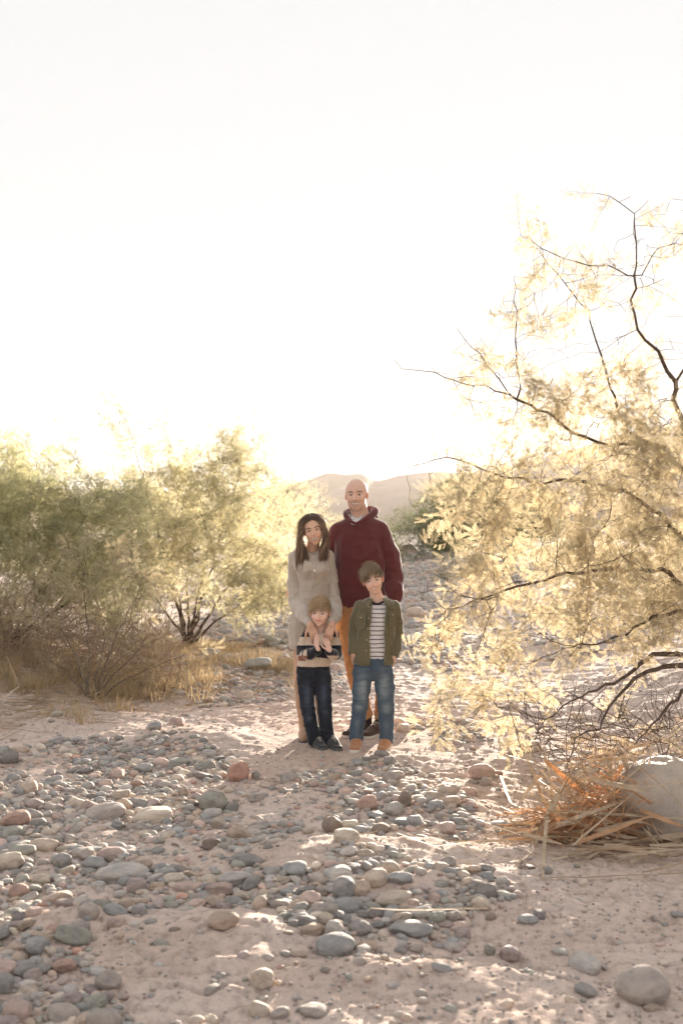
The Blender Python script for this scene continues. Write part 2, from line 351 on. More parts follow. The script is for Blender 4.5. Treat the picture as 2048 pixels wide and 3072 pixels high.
def resample(P, step):
    P = np.asarray(P, float); out = [P[0]]
    for a, b in zip(P[:-1], P[1:]):
        n = max(1, int(round(np.linalg.norm(b - a) / step)))
        out += [a + (b - a) * (i + 1) / n for i in range(n)]
    return np.array(out)
def colonize(rs, limbs, att, D=0.09, di=0.7, dk=0.14, iters=90, trop=(0, 0, 0.05), jit=0.28, lim=0.03):
    pos, par = [], []
    flo = []
    def addchain(P, root=-1):
        last = root; r0 = (lim if root < 0 else flo[root] * 0.8)
        for i, p in enumerate(P): pos.append(p); par.append(last); last = len(pos) - 1; flo.append(r0 + (0.0018 - r0) * min(1, (i + 1) / len(P)) ** 0.55)
    for L_ in limbs:
        P = resample(L_, D); P[1:-1] += rs.normal(0, D * 0.10, P[1:-1].shape)
        root = -1
        if pos:
            d = np.linalg.norm(np.array(pos) - P[0], axis=1); root = int(d.argmin()); P = P[1:]
        addchain(P, root)
    pos = np.array(pos); par = list(par)
    att = att.copy(); dist = np.full(len(att), 1e9); near = np.zeros(len(att), int)
    def upd(new, off):
        nonlocal dist, near
        for c in range(0, len(new), 400):
            d = np.linalg.norm(att[:, None, :] - new[None, c:c + 400], axis=2); j = d.argmin(1); dm = d[np.arange(len(att)), j]
            m = dm < dist; dist[m] = dm[m]; near[m] = j[m] + off + c
    upd(pos, 0); trop = np.array(trop)
    for it in range(iters):
        keep = dist > dk; att = att[keep]; dist = dist[keep]; near = near[keep]
        m = dist < di
        if m.sum() == 0: break
        acc = np.zeros((len(pos), 3)); dv = att[m] - pos[near[m]]; dv /= np.linalg.norm(dv, axis=1)[:, None]
        np.add.at(acc, near[m], dv); act = np.unique(near[m])
        a = acc[act]; a /= np.linalg.norm(a, axis=1)[:, None] + 1e-9
        a += trop + rs.normal(0, jit, a.shape); a /= np.linalg.norm(a, axis=1)[:, None]
        new = pos[act] + a * D; off = len(pos)
        pos = np.concatenate([pos, new]); par += act.tolist(); upd(new, off)
        if len(pos) > 16000: break
    return pos, np.array(par), np.array(flo)
def tree_geometry(pos, par, tip=0.0016, power=2.2, rmax=0.2, floor=None):
    n = len(pos); r = np.zeros(n); nch = np.zeros(n, int); acc = np.zeros(n); main = np.full(n, -1); best = np.zeros(n)
    for i in range(n):
        if par[i] >= 0: nch[par[i]] += 1
    rad = np.zeros(n)
    for i in range(n - 1, -1, -1):
        rad[i] = tip if nch[i] == 0 else min(acc[i] ** (1 / power), rmax)
        if floor is not None and i < len(floor): rad[i] = max(rad[i], floor[i])
        p = par[i]
        if p >= 0:
            acc[p] += rad[i] ** power
            if rad[i] > best[p]: best[p] = rad[i]; main[p] = i
    paths, radii = [], []
    for i in range(n):
        p = par[i]
        if p < 0 or main[p] != i:                # a chain starts here
            ch = [p] if p >= 0 else []; rr_ = [min(rad[i] * 1.1, rad[p])] if p >= 0 else []; j = i
            while j >= 0: ch.append(j); rr_.append(rad[j]); j = main[j]
            if len(ch) > 1: paths.append(pos[ch]); radii.append(np.array(rr_) * np.linspace(1, 0.92, len(ch)))
    return paths, radii, rad, nch
def blobs(rs, spec, dens):
    """attractors inside ellipsoids: (px, py, Y, rx_px, ry_px, depth_radius)"""
    out = []
    for (px, py, Y, rx, ry, rd) in spec:
        a, b, c = rx / F_PX * Y, ry / F_PX * Y, rd; n = max(6, int(DENS * dens * 4.19 * a * b * c)); v = rs.normal(0, 1, (n, 3)); v /= np.linalg.norm(v, axis=1)[:, None]
        v *= rs.rand(n, 1) ** 0.33; o = W(px, py, Y); out.append(o + v * np.array([a, c, b]))
    return np.concatenate(out)
def build_tree(name, label, seed, limbs, att, instancer, leafy, D=0.09, di=0.7, dk=0.14, tip=0.0016, power=2.2, thin=0.006, size=(0.75, 1.25), bark=None, trunk_r=0.03, group=None, cat='tree',
               droop=0.25, sides=5, prune=None, jit=0.28, trop=(0, 0, 0.05), lim=0.03, sparse=None):
    rs = np.random.RandomState(seed)
    pos, par, flo = colonize(rs, limbs, att, D, di, dk, jit=jit, trop=trop, lim=lim)
    paths, radii, rad, nch = tree_geometry(pos, par, tip, power, floor=flo)
    base = limbs[0][0]; root = empty(name, tuple(base)); tag(root, label, cat, group)
    big = [i for i in range(len(paths)) if radii[i].max() > trunk_r]; small = [i for i in range(len(paths)) if radii[i].max() <= trunk_r]
    def add(ids, nm, sd, extra=None):
        if not ids: return
        v, f, _ = tubes_np([paths[i] for i in ids], [radii[i] for i in ids], sd)
        o = link(nm, mesh_np(nm, v - base, f, True, None, bark or M_BARK), root); return o
    if big:
        for i in big[:12]: add([i], 'limb' if i != big[0] else 'trunk', 8)
        if big[12:]: add(big[12:], 'limb', 6)
    tw_ = add(small, 'branches', sides); tw_['kind'] = 'stuff'
    # leaf sprays along everything thin
    cand = np.where((rad < thin) & (par >= 0))[0]
    w = leafy
    P, Rt, S = [], [], []
    wv = np.full(len(cand), w) * np.clip(0.35 + 2.6 * (0.5 + fbm3(pos[cand], 2.2 if size[1] < 1.4 and D < 0.15 else 1.0, seed, 2)) ** 2, 0.1, 2.2)
    if sparse: wv = wv * sparse(pos[cand])
    k_ = rs.poisson(wv)
    for i, k in zip(cand, k_):
        d = pos[i] - pos[par[i]]; d /= np.linalg.norm(d) + 1e-9
        for _ in range(k):
            v = d * 0.8 + rs.normal(0, 0.75, 3); v[2] -= droop * rs.rand(); v /= np.linalg.norm(v)
            P.append(pos[i] - base); Rt.append((rs.uniform(-3.14, 3.14), -math.asin(max(-1, min(1, v[2]))), math.atan2(v[1], v[0]))); S.append(rs.uniform(*size))
    P = np.array(P); Rt = np.array(Rt); S = np.array(S)
    if prune: keep = np.array([not prune(*(q + base)) for q in P]); P, Rt, S = P[keep], Rt[keep], S[keep]
    o = points_object('leafy_crown', P, Rt, S, rs.randint(0, NV, len(P)), instancer, root); o['kind'] = 'stuff'
    print(name, 'nodes', len(pos), 'sprays', len(P)); return root

# ---- right-hand mesquite, its trunk just outside the frame
rs0 = np.random.RandomState(7)
TB = np.array([2.55, 6.5, HZ(2.55, 6.5) - 0.05])
def C(*pts): return [W(*p) for p in pts]
limbsR = [[TB, W(2190, 1950, 6.5), W(2130, 1700, 6.5), W(2085, 1450, 6.4), W(2052, 1290, 6.3), W(2020, 1200, 6.2), W(2024, 1145, 6.2), W(1965, 1060, 6.1), W(1912, 990, 6.1), W(1896, 900, 6.1), W(1905, 800, 6.1), W(1900, 660, 6.1)],
          [W(2190, 1950, 6.5)] + C((2048, 1835, 6.2), (1960, 1850, 6.0), (1850, 1915, 5.9), (1760, 1940, 5.8), (1690, 1935, 5.7)),
          [W(2190, 1990, 6.5)] + C((2080, 1960, 6.3), (1960, 1965, 6.1), (1840, 2050, 5.8), (1740, 2090, 5.6), (1660, 2140, 5.5), (1600, 2210, 5.4)),
          [W(2190, 2000, 6.5)] + C((2080, 1990, 6.2), (1940, 2010, 5.9), (1850, 2090, 5.6), (1790, 2190, 5.4), (1730, 2215, 5.3), (1690, 2330, 5.15)),
          [W(2190, 1990, 6.5)] + C((2060, 2060, 6.1), (1990, 2130, 5.9), (1930, 2200, 5.8), (1880, 2260, 5.6)),
          [W(2130, 1700, 6.5)] + C((2000, 1560, 6.5), (1880, 1470, 6.4), (1720, 1440, 6.3), (1600, 1450, 6.2), (1480, 1420, 6.1), (1340, 1370, 6.0), (1230, 1400, 6.0)),
          [W(2085, 1450, 6.4)] + C((1960, 1330, 6.5), (1880, 1300, 6.5), (1840, 1190, 6.5), (1800, 1060, 6.5), (1760, 930, 6.5), (1690, 850, 6.5), (1620, 760, 6.5), (1560, 705, 6.5)),
          C((1905, 830, 6.1), (1830, 800, 6.0), (1760, 797, 6.0), (1650, 765, 6.0), (1570, 710, 6.0)),
          C((1960, 1330, 6.5), (1830, 1335, 6.4), (1720, 1300, 6.35), (1640, 1240, 6.3), (1560, 1195, 6.2), (1450, 1160, 6.2), (1300, 1120, 6.1), (1210, 1105, 6.1), (1180, 1075, 6.1)),
          C((1560, 1195, 6.2), (1545, 1060, 6.2), (1548, 900, 6.2), (1540, 830, 6.2)),
          C((1520, 1180, 6.2), (1440, 1060, 6.1), (1370, 985, 6.1)),
          C((2024, 1145, 6.2), (2060, 1100, 6.3), (2110, 900, 6.3), (2080, 700, 6.2), (2075, 560, 6.2)),
          C((1910, 840, 6.1), (1975, 750, 6.2), (2048, 700, 6.2)),
          C((1900, 720, 6.1), (1905, 640, 6.1), (1860, 610, 6.1), (1790, 580, 6.1)),
          [W(2190, 1900, 6.5)] + C((2000, 1720, 6.2), (1850, 1700, 6.0), (1700, 1720, 5.8), (1560, 1760, 5.7), (1420, 1800, 5.6))]
attR = blobs(rs0, [(1900, 1450, 6.3, 260, 240, 0.9), (1650, 1500, 6.2, 270, 200, 0.7), (1430, 1480, 6.1, 190, 110, 0.5), (1700, 1750, 6.0, 330, 230, 0.7), (1440, 1820, 5.8, 210, 150, 0.5),
                   (1320, 1900, 5.9, 130, 80, 0.35), (1380, 2020, 5.8, 130, 110, 0.4), (1560, 2050, 5.8, 170, 110, 0.45), (1950, 1750, 6.4, 220, 300, 0.8), (1320, 1710, 6.0, 70, 90, 0.3),
                   (1950, 1150, 6.3, 150, 170, 0.7), (1270, 1400, 6.0, 90, 60, 0.3), (1900, 2080, 6.1, 180, 120, 0.5), (1290, 1560, 6.1, 60, 60, 0.3), (1260, 1940, 5.8, 70, 40, 0.25), (1340, 2120, 5.7, 70, 70, 0.3), (1290, 1820, 5.9, 60, 60, 0.3), (1480, 1620, 6.2, 220, 160, 0.6)], 95)
attR2 = blobs(rs0, [(1700, 1160, 6.3, 230, 150, 0.6), (1480, 1110, 6.2, 170, 110, 0.45), (1600, 920, 6.2, 130, 120, 0.4), (1880, 850, 6.2, 130, 180, 0.4), (1980, 700, 6.2, 90, 150, 0.4),
                    (1400, 1260, 6.1, 140, 60, 0.3), (1330, 1120, 6.1, 120, 50, 0.2), (1500, 1000, 6.2, 90, 110, 0.25), (1640, 780, 6.1, 110, 70, 0.2), (1850, 620, 6.1, 90, 60, 0.2)], 260)
build_tree('mesquite_tree', 'large feathery mesquite on the right, its backlit pale leaves reaching over the wash', 11, limbsR, np.concatenate([attR, attR2]), SPR_NEAR, 0.78, lim=0.068, sparse=lambda P: np.where(P[:, 2] > 2.3, 0.55, np.where((P[:, 2] < 0.85) & (P[:, 0] / P[:, 1] > 0.20), 0.15, 1.0)),
           D=0.075, di=0.6, dk=0.11, tip=0.0013, power=2.05, thin=0.008, size=(0.7, 1.2), trunk_r=0.022, droop=0.45, prune=lambda x, y, z: (x / y < 0.105 and z > 0.95) or x / y < 0.082)

# ---- left-hand mesquites
def stems(base, tops): return [[base, base + (np.array(t) - base) * 0.35 + np.array([0, 0, 0.05]), np.array(t)] for t in tops]
def gb(px, py, z=0.15):
    x, y = ground_at(px, py, z); return np.array([x, y, HZ(x, y) - 0.04])
def bush(name, label, seed, base, tops, spec, dens, inst, leafy, **kw):
    rs = np.random.RandomState(seed); return build_tree(name, label, seed, stems(base, [W(*t) for t in tops]), blobs(rs, spec, dens), inst, leafy, **kw)
b1 = gb(565, 1885, 0.2)
bush('mesquite_tree', 'open mesquite left of the family with dark forking limbs and wispy top', 21, b1,
     [(620, 1740, 12), (640, 1560, 12), (720, 1420, 12), (500, 1600, 12), (420, 1400, 12), (380, 1260, 12.1), (760, 1780, 11.7), (560, 1500, 12.3), (830, 1560, 12), (400, 1700, 11.7)],
     [(640, 1620, 12, 230, 190, 1.0), (480, 1560, 12.2, 180, 200, 0.9), (700, 1440, 12.2, 150, 120, 0.6), (420, 1340, 12.2, 110, 120, 0.4), (560, 1420, 12.3, 120, 130, 0.5), (760, 1800, 11.8, 110, 60, 0.5), (820, 1600, 12, 70, 110, 0.4),
      (560, 1760, 11.6, 170, 70, 0.6), (330, 1760, 11.8, 150, 90, 0.5), (760, 1700, 12, 120, 100, 0.6), (850, 1720, 12.2, 70, 80, 0.4), (680, 1560, 11.8, 120, 110, 0.6), (330, 1300, 12.1, 60, 90, 0.3), (600, 1310, 12.2, 60, 80, 0.3), (720, 1330, 12.2, 60, 80, 0.3), (470, 1290, 12.1, 50, 80, 0.3)], 24, SPR_MID, 2.3, lim=0.05, sparse=lambda P: np.where(P[:, 2] > 2.3, 0.55, 1.0), D=0.12, di=0.8, dk=0.17, thin=0.009, trunk_r=0.03, group='mesquite trees on the left bank', size=(0.8, 1.35))
b2 = gb(20, 1985, 0.2)
bush('mesquite_tree', 'dense dark-trunked mesquite at the left edge with grey-green crown', 22, b2,
     [(60, 1700, 10.3), (-40, 1600, 10.3), (160, 1620, 10.2), (260, 1540, 10.2), (200, 1780, 9.9), (-80, 1800, 10), (340, 1700, 10)],
     [(80, 1520, 10.4, 240, 130, 0.9), (300, 1560, 10.2, 160, 120, 0.7), (150, 1670, 10.0, 260, 120, 0.8), (-80, 1600, 10.3, 160, 200, 0.8), (380, 1680, 9.9, 120, 90, 0.5), (100, 1380, 10.8, 150, 70, 0.5), (230, 1370, 10.4, 60, 80, 0.3), (20, 1340, 10.4, 60, 60, 0.3), (-60, 1850, 9.9, 120, 100, 0.5),
      (330, 1820, 9.8, 130, 60, 0.4)], 42, SPR_GREEN, 1.9, lim=0.05, sparse=lambda P: np.where(P[:, 2] > 2.0, 0.6, 1.0), D=0.11, di=0.75, dk=0.15, thin=0.009, trunk_r=0.03, group='mesquite trees on the left bank', size=(0.8, 1.3), droop=0.5)
b3 = gb(275, 2070, 0.12)
bush('mesquite_shrub', 'low fanning shrub of thin stems on the edge of the left bank', 23, b3,
     [(180, 1860, 8.7), (330, 1820, 8.7), (420, 1760, 8.6), (480, 1900, 8.5), (120, 1950, 8.6), (250, 1720, 8.8), (560, 1960, 8.4), (380, 1960, 8.4)],
     [(280, 1700, 8.8, 180, 110, 0.5), (430, 1760, 8.6, 140, 130, 0.45), (520, 1880, 8.5, 90, 70, 0.35), (160, 1820, 8.7, 130, 100, 0.4), (420, 1930, 8.5, 120, 60, 0.3)], 45, SPR_NEAR, 1.0, lim=0.02,
     D=0.10, di=0.7, dk=0.15, thin=0.005, trunk_r=0.03, bark=M_BARK2, group='mesquite trees on the left bank', cat='shrub', droop=0.5, size=(0.8, 1.3))
b4 = gb(330, 1850, 0.25)
bush('mesquite_tree', 'pale mesquite thicket standing behind the left edge tree', 24, b4, [(250, 1500, 15), (100, 1450, 15), (380, 1420, 15), (0, 1500, 15), (480, 1500, 15)],
     [(200, 1500, 15, 280, 140, 1.2), (420, 1500, 15.4, 180, 130, 1.0), (20, 1480, 15.4, 180, 130, 1.0), (300, 1680, 14.6, 300, 130, 0.9)], 12, SPR_FAR, 2.6, D=0.2, di=1.2, dk=0.28, thin=0.012, group='mesquite trees farther back', size=(0.5, 0.8))
b5 = gb(800, 1800, 0.1)
bush('mesquite_tree', 'hazy golden mesquite behind the woman', 25, b5, [(820, 1600, 19), (740, 1500, 19), (900, 1550, 19), (860, 1480, 19), (780, 1650, 19)],
     [(800, 1570, 19, 150, 130, 1.4), (900, 1560, 19.5, 110, 110, 1.2), (700, 1520, 19.5, 120, 110, 1.2), (800, 1700, 18.6, 150, 70, 1.0)], 8, SPR_FAR, 2.6, D=0.22, di=1.4, dk=0.3, thin=0.014, group='mesquite trees farther back', size=(0.6, 0.9))
b6 = gb(960, 1690, 0.0)
bush('mesquite_tree', 'faint golden scrub low on the skyline behind the couple', 26, b6, [(960, 1560, 34), (900, 1540, 34), (1010, 1560, 34)],
     [(950, 1560, 34, 90, 60, 2.0), (1010, 1590, 34, 60, 50, 1.5), (860, 1540, 35, 90, 70, 2.0)], 1.6, SPR_FAR, 2.2, D=0.4, di=2.2, dk=0.5, thin=0.03, group='mesquite trees farther back', size=(1.1, 1.6))
b7 = gb(1330, 1665, 0.0)
bush('dark_tree', 'rounded dark green tree across the wash, right of the man', 27, b7, [(1250, 1560, 38), (1330, 1520, 38), (1420, 1540, 38), (1500, 1500, 38)],
     [(1260, 1585, 38, 85, 55, 2.0), (1340, 1545, 38, 90, 70, 2.2), (1450, 1540, 38, 110, 90, 2.4), (1560, 1560, 38, 110, 90, 2.4), (1220, 1610, 37, 60, 35, 1.5)], 2.2, SPR_DARK, 4.0, D=0.4, di=2.2, dk=0.5, thin=0.04, group='trees across the wash', size=(1.3, 1.9))
b8 = gb(1400, 1745, 0.0)
bush('dark_bush', 'squat grey-green bush at the far bend of the stony wash', 28, b8, [(1350, 1690, 25), (1430, 1680, 25), (1480, 1700, 25)],
     [(1380, 1700, 25, 85, 50, 1.2), (1460, 1690, 25, 90, 60, 1.2), (1310, 1720, 25, 40, 30, 0.6)], 6, SPR_DARK, 2.6, D=0.25, di=1.6, dk=0.32, thin=0.02, group='trees across the wash', cat='bush', size=(0.8, 1.1))
b9 = gb(1850, 1790, 0.0)
bush('mesquite_tree', 'sunlit mesquite standing behind the large right-hand tree', 29, b9, [(1700, 1640, 20), (1850, 1600, 20), (2000, 1640, 20), (1900, 1660, 20), (2150, 1600, 20)],
     [(1750, 1670, 20, 190, 60, 1.6), (1980, 1650, 20, 220, 70, 1.8), (1900, 1720, 19.5, 260, 50, 1.5), (2200, 1640, 20, 200, 80, 1.6)], 5, SPR_FAR, 2.4, D=0.25, di=1.5, dk=0.32, thin=0.014, group='mesquite trees farther back', size=(0.7, 1.0))
# ------------------------------------------------------------------ river stones
def ico(sub):
    t = (1 + 5 ** 0.5) / 2
    V = [(-1, t, 0), (1, t, 0), (-1, -t, 0), (1, -t, 0), (0, -1, t), (0, 1, t), (0, -1, -t), (0, 1, -t), (t, 0, -1), (t, 0, 1), (-t, 0, -1), (-t, 0, 1)]
    F = [(0, 11, 5), (0, 5, 1), (0, 1, 7), (0, 7, 10), (0, 10, 11), (1, 5, 9), (5, 11, 4), (11, 10, 2), (10, 7, 6), (7, 1, 8), (3, 9, 4), (3, 4, 2), (3, 2, 6), (3, 6, 8), (3, 8, 9), (4, 9, 5), (2, 4, 11), (6, 2, 10), (8, 6, 7), (9, 8, 1)]
    V = [np.array(v, float) / np.linalg.norm(v) for v in V]
    for _ in range(sub):
        mid = {}; F2 = []
        def m(a, b):
            k = (min(a, b), max(a, b))
            if k not in mid: p = V[a] + V[b]; V.append(p / np.linalg.norm(p)); mid[k] = len(V) - 1
            return mid[k]
        for a, b, c in F: x, y, z = m(a, b), m(b, c), m(c, a); F2 += [(a, x, z), (b, y, x), (c, z, y), (x, y, z)]
        F = F2
    return np.array(V), np.array(F, np.int32)
def stone_shape(sub, seed, rough=0.16, angular=0.25):
    """a unit cobble, half extents close to 1 in every axis"""
    V, F = ico(sub); rs = np.random.RandomState(seed)
    e = 2.0 + rs.uniform(0.0, 0.9); r = 1 / (np.abs(V) ** e).sum(1) ** (1 / e); P = V * r[:, None]
    for _ in range(rs.randint(2, 5)):                       # flats worn on the sides
        n = rs.normal(0, 1, 3); n[2] *= 0.6; n /= np.linalg.norm(n); d = rs.uniform(0.72, 0.92); k = P @ n
        over = np.clip(k - d, 0, None); P -= n * (over * (0.55 + angular))[:, None]
    P *= (1 + rough * (fbm3(V, 1.1, seed, 2) * 1.4) + (0.05 * fbm3(V, 4.0, seed + 9, 2) if sub > 2 else 0))[:, None]
    P /= np.abs(P).max(0); return P, F
STONES = [mesh_np('stone', *stone_shape(3, 50 + i, 0.20, 0.4), True, None, M_STONE) for i in range(14)]
COLS = {'slate grey': (0.20, 0.205, 0.205), 'blue-grey': (0.235, 0.255, 0.265), 'greenish grey': (0.23, 0.245, 0.215), 'pale grey': (0.38, 0.365, 0.345), 'warm grey': (0.31, 0.275, 0.25), 'beige': (0.44, 0.365, 0.29),
        'pinkish': (0.42, 0.295, 0.255), 'mauve': (0.30, 0.24, 0.235), 'red-brown': (0.31, 0.175, 0.135), 'tan': (0.40, 0.30, 0.225), 'dark brown': (0.15, 0.115, 0.09), 'cream': (0.56, 0.475, 0.38), 'dark grey': (0.135, 0.135, 0.135),
        'brick red': (0.42, 0.20, 0.14)}
for _k in COLS: COLS[_k] = tuple(1.22 * (0.72 * np.array(COLS[_k]) + 0.12 * np.mean(COLS[_k]) + 0.15 * np.array((0.60, 0.47, 0.40)) * 1.3))
# px, py, w, h, colour, shape seed, label
HERO = [
 (718, 2317, 69, 75, 'brick red', 0, 'round brick-red cobble standing upright on the far edge of the left gravel', 'round'),
 (641, 2403, 88, 65, 'greenish grey', 1, 'round speckled green-grey cobble at the right end of the tan reed', 'round'),
 (312, 2437, 134, 49, 'warm grey', 2, 'long warm-grey oval stone left of the cream oblong stone', 'long'),
 (460, 2441, 127, 65, 'cream', 3, 'sunlit cream oblong cobble, the palest big stone left of the round green-grey one', 'long'),
 (372, 2414, 52, 50, 'tan', 4, 'tan cobble tucked behind the two long pale stones', 'round'),
 (993, 2470, 65, 55, 'dark brown', 5, 'round dark brown cobble alone in the gravel in front of the family', 'round'),
 (359, 2610, 176, 85, 'pale grey', 6, 'largest pale pitted oblong stone of the left gravel bed', 'long'),
 (707, 2650, 114, 52, 'pale grey', 7, 'flat-topped pale brick-shaped stone left of the centre stone heap', 'long'),
 (336, 2558, 101, 55, 'pinkish', 8, 'pinkish rounded stone right behind the largest pitted stone', 'long'),
 (134, 2532, 101, 50, 'tan', 9, 'tan oval stone under two thin flat stones near the left edge', 'long'),
 (26, 2581, 98, 62, 'beige', 10, 'big beige stone cut by the left edge of the picture', 'long'),
 (931, 2705, 72, 59, 'pinkish', 11, 'smooth pink egg-shaped cobble left of the centre stone heap', 'round'),
 (787, 2934, 72, 69, 'beige', 12, 'round beige cobble alone on the bare sand near the bottom', 'round'),
 (895, 2855, 52, 30, 'tan', 13, 'small tan stone with a lit flat top above the bottom sand ridge', 'flat'),
 (219, 2996, 69, 55, 'mauve', 0, 'grey-mauve cobble with banded side in the bottom left gravel', 'round'),
 (281, 3028, 62, 40, 'greenish grey', 1, 'dark green flat cobble right below the banded mauve one', 'flat'),
 (526, 2284, 82, 36, 'greenish grey', 2, 'long sage-grey stone left of the brick-red round cobble', 'flat'),
 (470, 2254, 65, 23, 'slate grey', 3, 'thin slate-grey stone at the very top of the left gravel bed', 'flat'),
 (431, 2300, 62, 33, 'blue-grey', 4, 'blue-grey rounded stone left of the long sage-grey stone', 'round'),
 (59, 2672, 72, 49, 'red-brown', 5, 'angular red-brown stone by the left edge', 'round'),
 (264, 2725, 72, 59, 'warm grey', 6, 'blunt grey cobble below the largest pitted stone', 'round'),
 (669, 2762, 98, 52, 'tan', 7, 'worn tan stone half sunk in the sand below the brick-shaped stone', 'round'),
 (1002, 2803, 59, 62, 'pale grey', 8, 'tilted pale grey cobble at the left foot of the centre stone heap', 'round'),
 (565, 2656, 98, 39, 'pinkish', 9, 'pink-grey flat block left of the pale brick-shaped stone', 'long'),
 (75, 2908, 72, 52, 'slate grey', 10, 'dark slate cobble in the bottom left corner gravel', 'round'),
 (14, 2950, 62, 72, 'slate grey', 11, 'dark rounded cobble cut by the left edge near the bottom', 'round'),
 (20, 3060, 78, 60, 'mauve', 12, 'big dusky stone filling the bottom left corner', 'round'),
 (411, 2663, 59, 52, 'mauve', 13, 'mauve-grey cobble touching the right foot of the largest pitted stone', 'round'),
 (467, 2184, 47, 25, 'blue-grey', 0, 'blue-grey stone on the sand bank below the thin-stemmed shrub', 'round'),
 (532, 2166, 49, 30, 'pinkish', 1, 'pinkish stone on the sand bank beside the blue-grey one', 'round'),
 (1030, 2664, 76, 72, 'slate grey', 2, 'large dark grey cobble at the left end of the centre stone heap', 'round'),
 (1925, 2944, 167, 140, 'warm grey', 12, 'biggest foreground stone, a smooth grey boulder alone on the sand', 'boulder'),
 (1233, 2780, 140, 65, 'blue-grey', 4, 'long dark grey stone with a sunlit white top at the foot of the centre heap', 'long'),
 (1102, 2829, 72, 59, 'tan', 5, 'tan rounded cobble at the bottom left of the centre heap', 'round'),
 (1526, 2862, 72, 52, 'mauve', 6, 'peaked mauve stone, the right one of a pair on bare sand', 'round'),
 (1468, 2849, 38, 40, 'greenish grey', 7, 'small olive stone, the left one of a pair on bare sand', 'round'),
 (1582, 2751, 65, 36, 'blue-grey', 8, 'teal-grey stone with a lit top right of the centre heap', 'flat'),
 (1618, 2743, 40, 32, 'slate grey', 9, 'small dark stone just behind the teal-grey one', 'round'),
 (1128, 2640, 75, 59, 'beige', 10, 'large beige pitted cobble on top of the centre heap', 'round'),
 (1086, 2679, 56, 59, 'tan', 11, 'tan upright cobble between the dark grey and the beige pitted ones', 'round'),
 (1504, 2470, 69, 33, 'pale grey', 12, 'pale flat stone alone left of the reed pile', 'flat'),
 (1344, 2401, 78, 39, 'tan', 13, 'sand-coloured broad stone, the highest at the right of the upper gravel', 'long'),
 (1337, 2486, 69, 42, 'pinkish', 0, 'pinkish cobble above the dark stone at the right end of the upper gravel', 'round'),
 (1288, 2467, 69, 33, 'slate grey', 1, 'dark slate flat stone left of the pinkish cobble in the upper gravel', 'flat'),
 (1352, 2512, 50, 28, 'dark grey', 2, 'very dark wedge-shaped stone at the lower right of the upper gravel', 'flat'),
 (1109, 2372, 59, 29, 'red-brown', 3, 'reddish oval stone in the upper gravel below the older boy', 'flat'),
 (1484, 2316, 50, 26, 'red-brown', 4, 'dark reddish stone right of a small grey one beyond the upper gravel', 'flat'),
 (1455, 2343, 34, 30, 'warm grey', 5, 'small round grey stone in front of the three behind the upper gravel', 'round'),
 (1440, 2312, 90, 52, 'pinkish', 6, 'low pink hump of a stone between the upper gravel and the reed pile', 'long'),
 (1579, 2600, 52, 23, 'dark brown', 7, 'dark brown stone beside the foot of the tall bent reed', 'flat'),
 (1641, 2612, 32, 26, 'slate grey', 8, 'small dark round stone right of the foot of the tall bent reed', 'round'),
 (2030, 2757, 44, 20, 'slate grey', 9, 'low dark stone at the right edge between reeds and the big boulder', 'flat'),
 (1168, 2284, 38, 32, 'blue-grey', 10, 'round blue-grey stone just below the older boy', 'round'),
 (1146, 2258, 50, 27, 'slate grey', 11, 'flat slate stone against the toe of the older boy', 'flat'),
 (1114, 2274, 60, 22, 'dark grey', 12, 'half-buried dark flat stone between the shoes of the older boy', 'flat'),
 (1592, 2238, 65, 39, 'beige', 13, 'beige boulder showing between the hanging branches', 'round'),
 (777, 1992, 92, 44, 'greenish grey', 0, 'dark smooth boulder behind the woman on the far gravel', 'boulder'),
 (1222, 1655, 76, 38, 'pinkish', 1, 'pink boulder far up the wash right of the man', 'boulder'),
 (1005, 1998, 34, 26, 'pinkish', 2, 'pink stone seen between the small boy and the man', 'round'),
 (1208, 2184, 45, 25, 'cream', 3, 'pale stone on the sand right of the older boy', 'round'),
 (767, 2326, 28, 34, 'greenish grey', 4, 'small upright olive stone beside the brick-red cobble', 'round'),
 (552, 2375, 30, 38, 'tan', 5, 'narrow tan stone standing above the cream oblong cobble', 'round'),
 (411, 2352, 44, 30, 'red-brown', 6, 'dark red-brown stone above the tan cobble', 'round'),
 (356, 2310, 46, 28, 'brick red', 7, 'flat salmon-red stone at the left of the left gravel', 'flat'),
 (1246, 1840, 60, 40, 'tan', 8, 'tan stone on the far wash bed beside the man', 'round'),
 (1345, 2372, 60, 44, 'beige', 9, 'pale beige cobble in the middle of the upper right gravel', 'round'),
 (1181, 2425, 56, 42, 'pale grey', 10, 'pale grey block in the middle of the upper gravel', 'round'),
 (1215, 2400, 40, 46, 'dark brown', 11, 'brown pear-shaped cobble behind the pale grey block', 'round'),
]
rsS = np.random.RandomState(99)
placed = []                                               # x, y, r, name for the rest
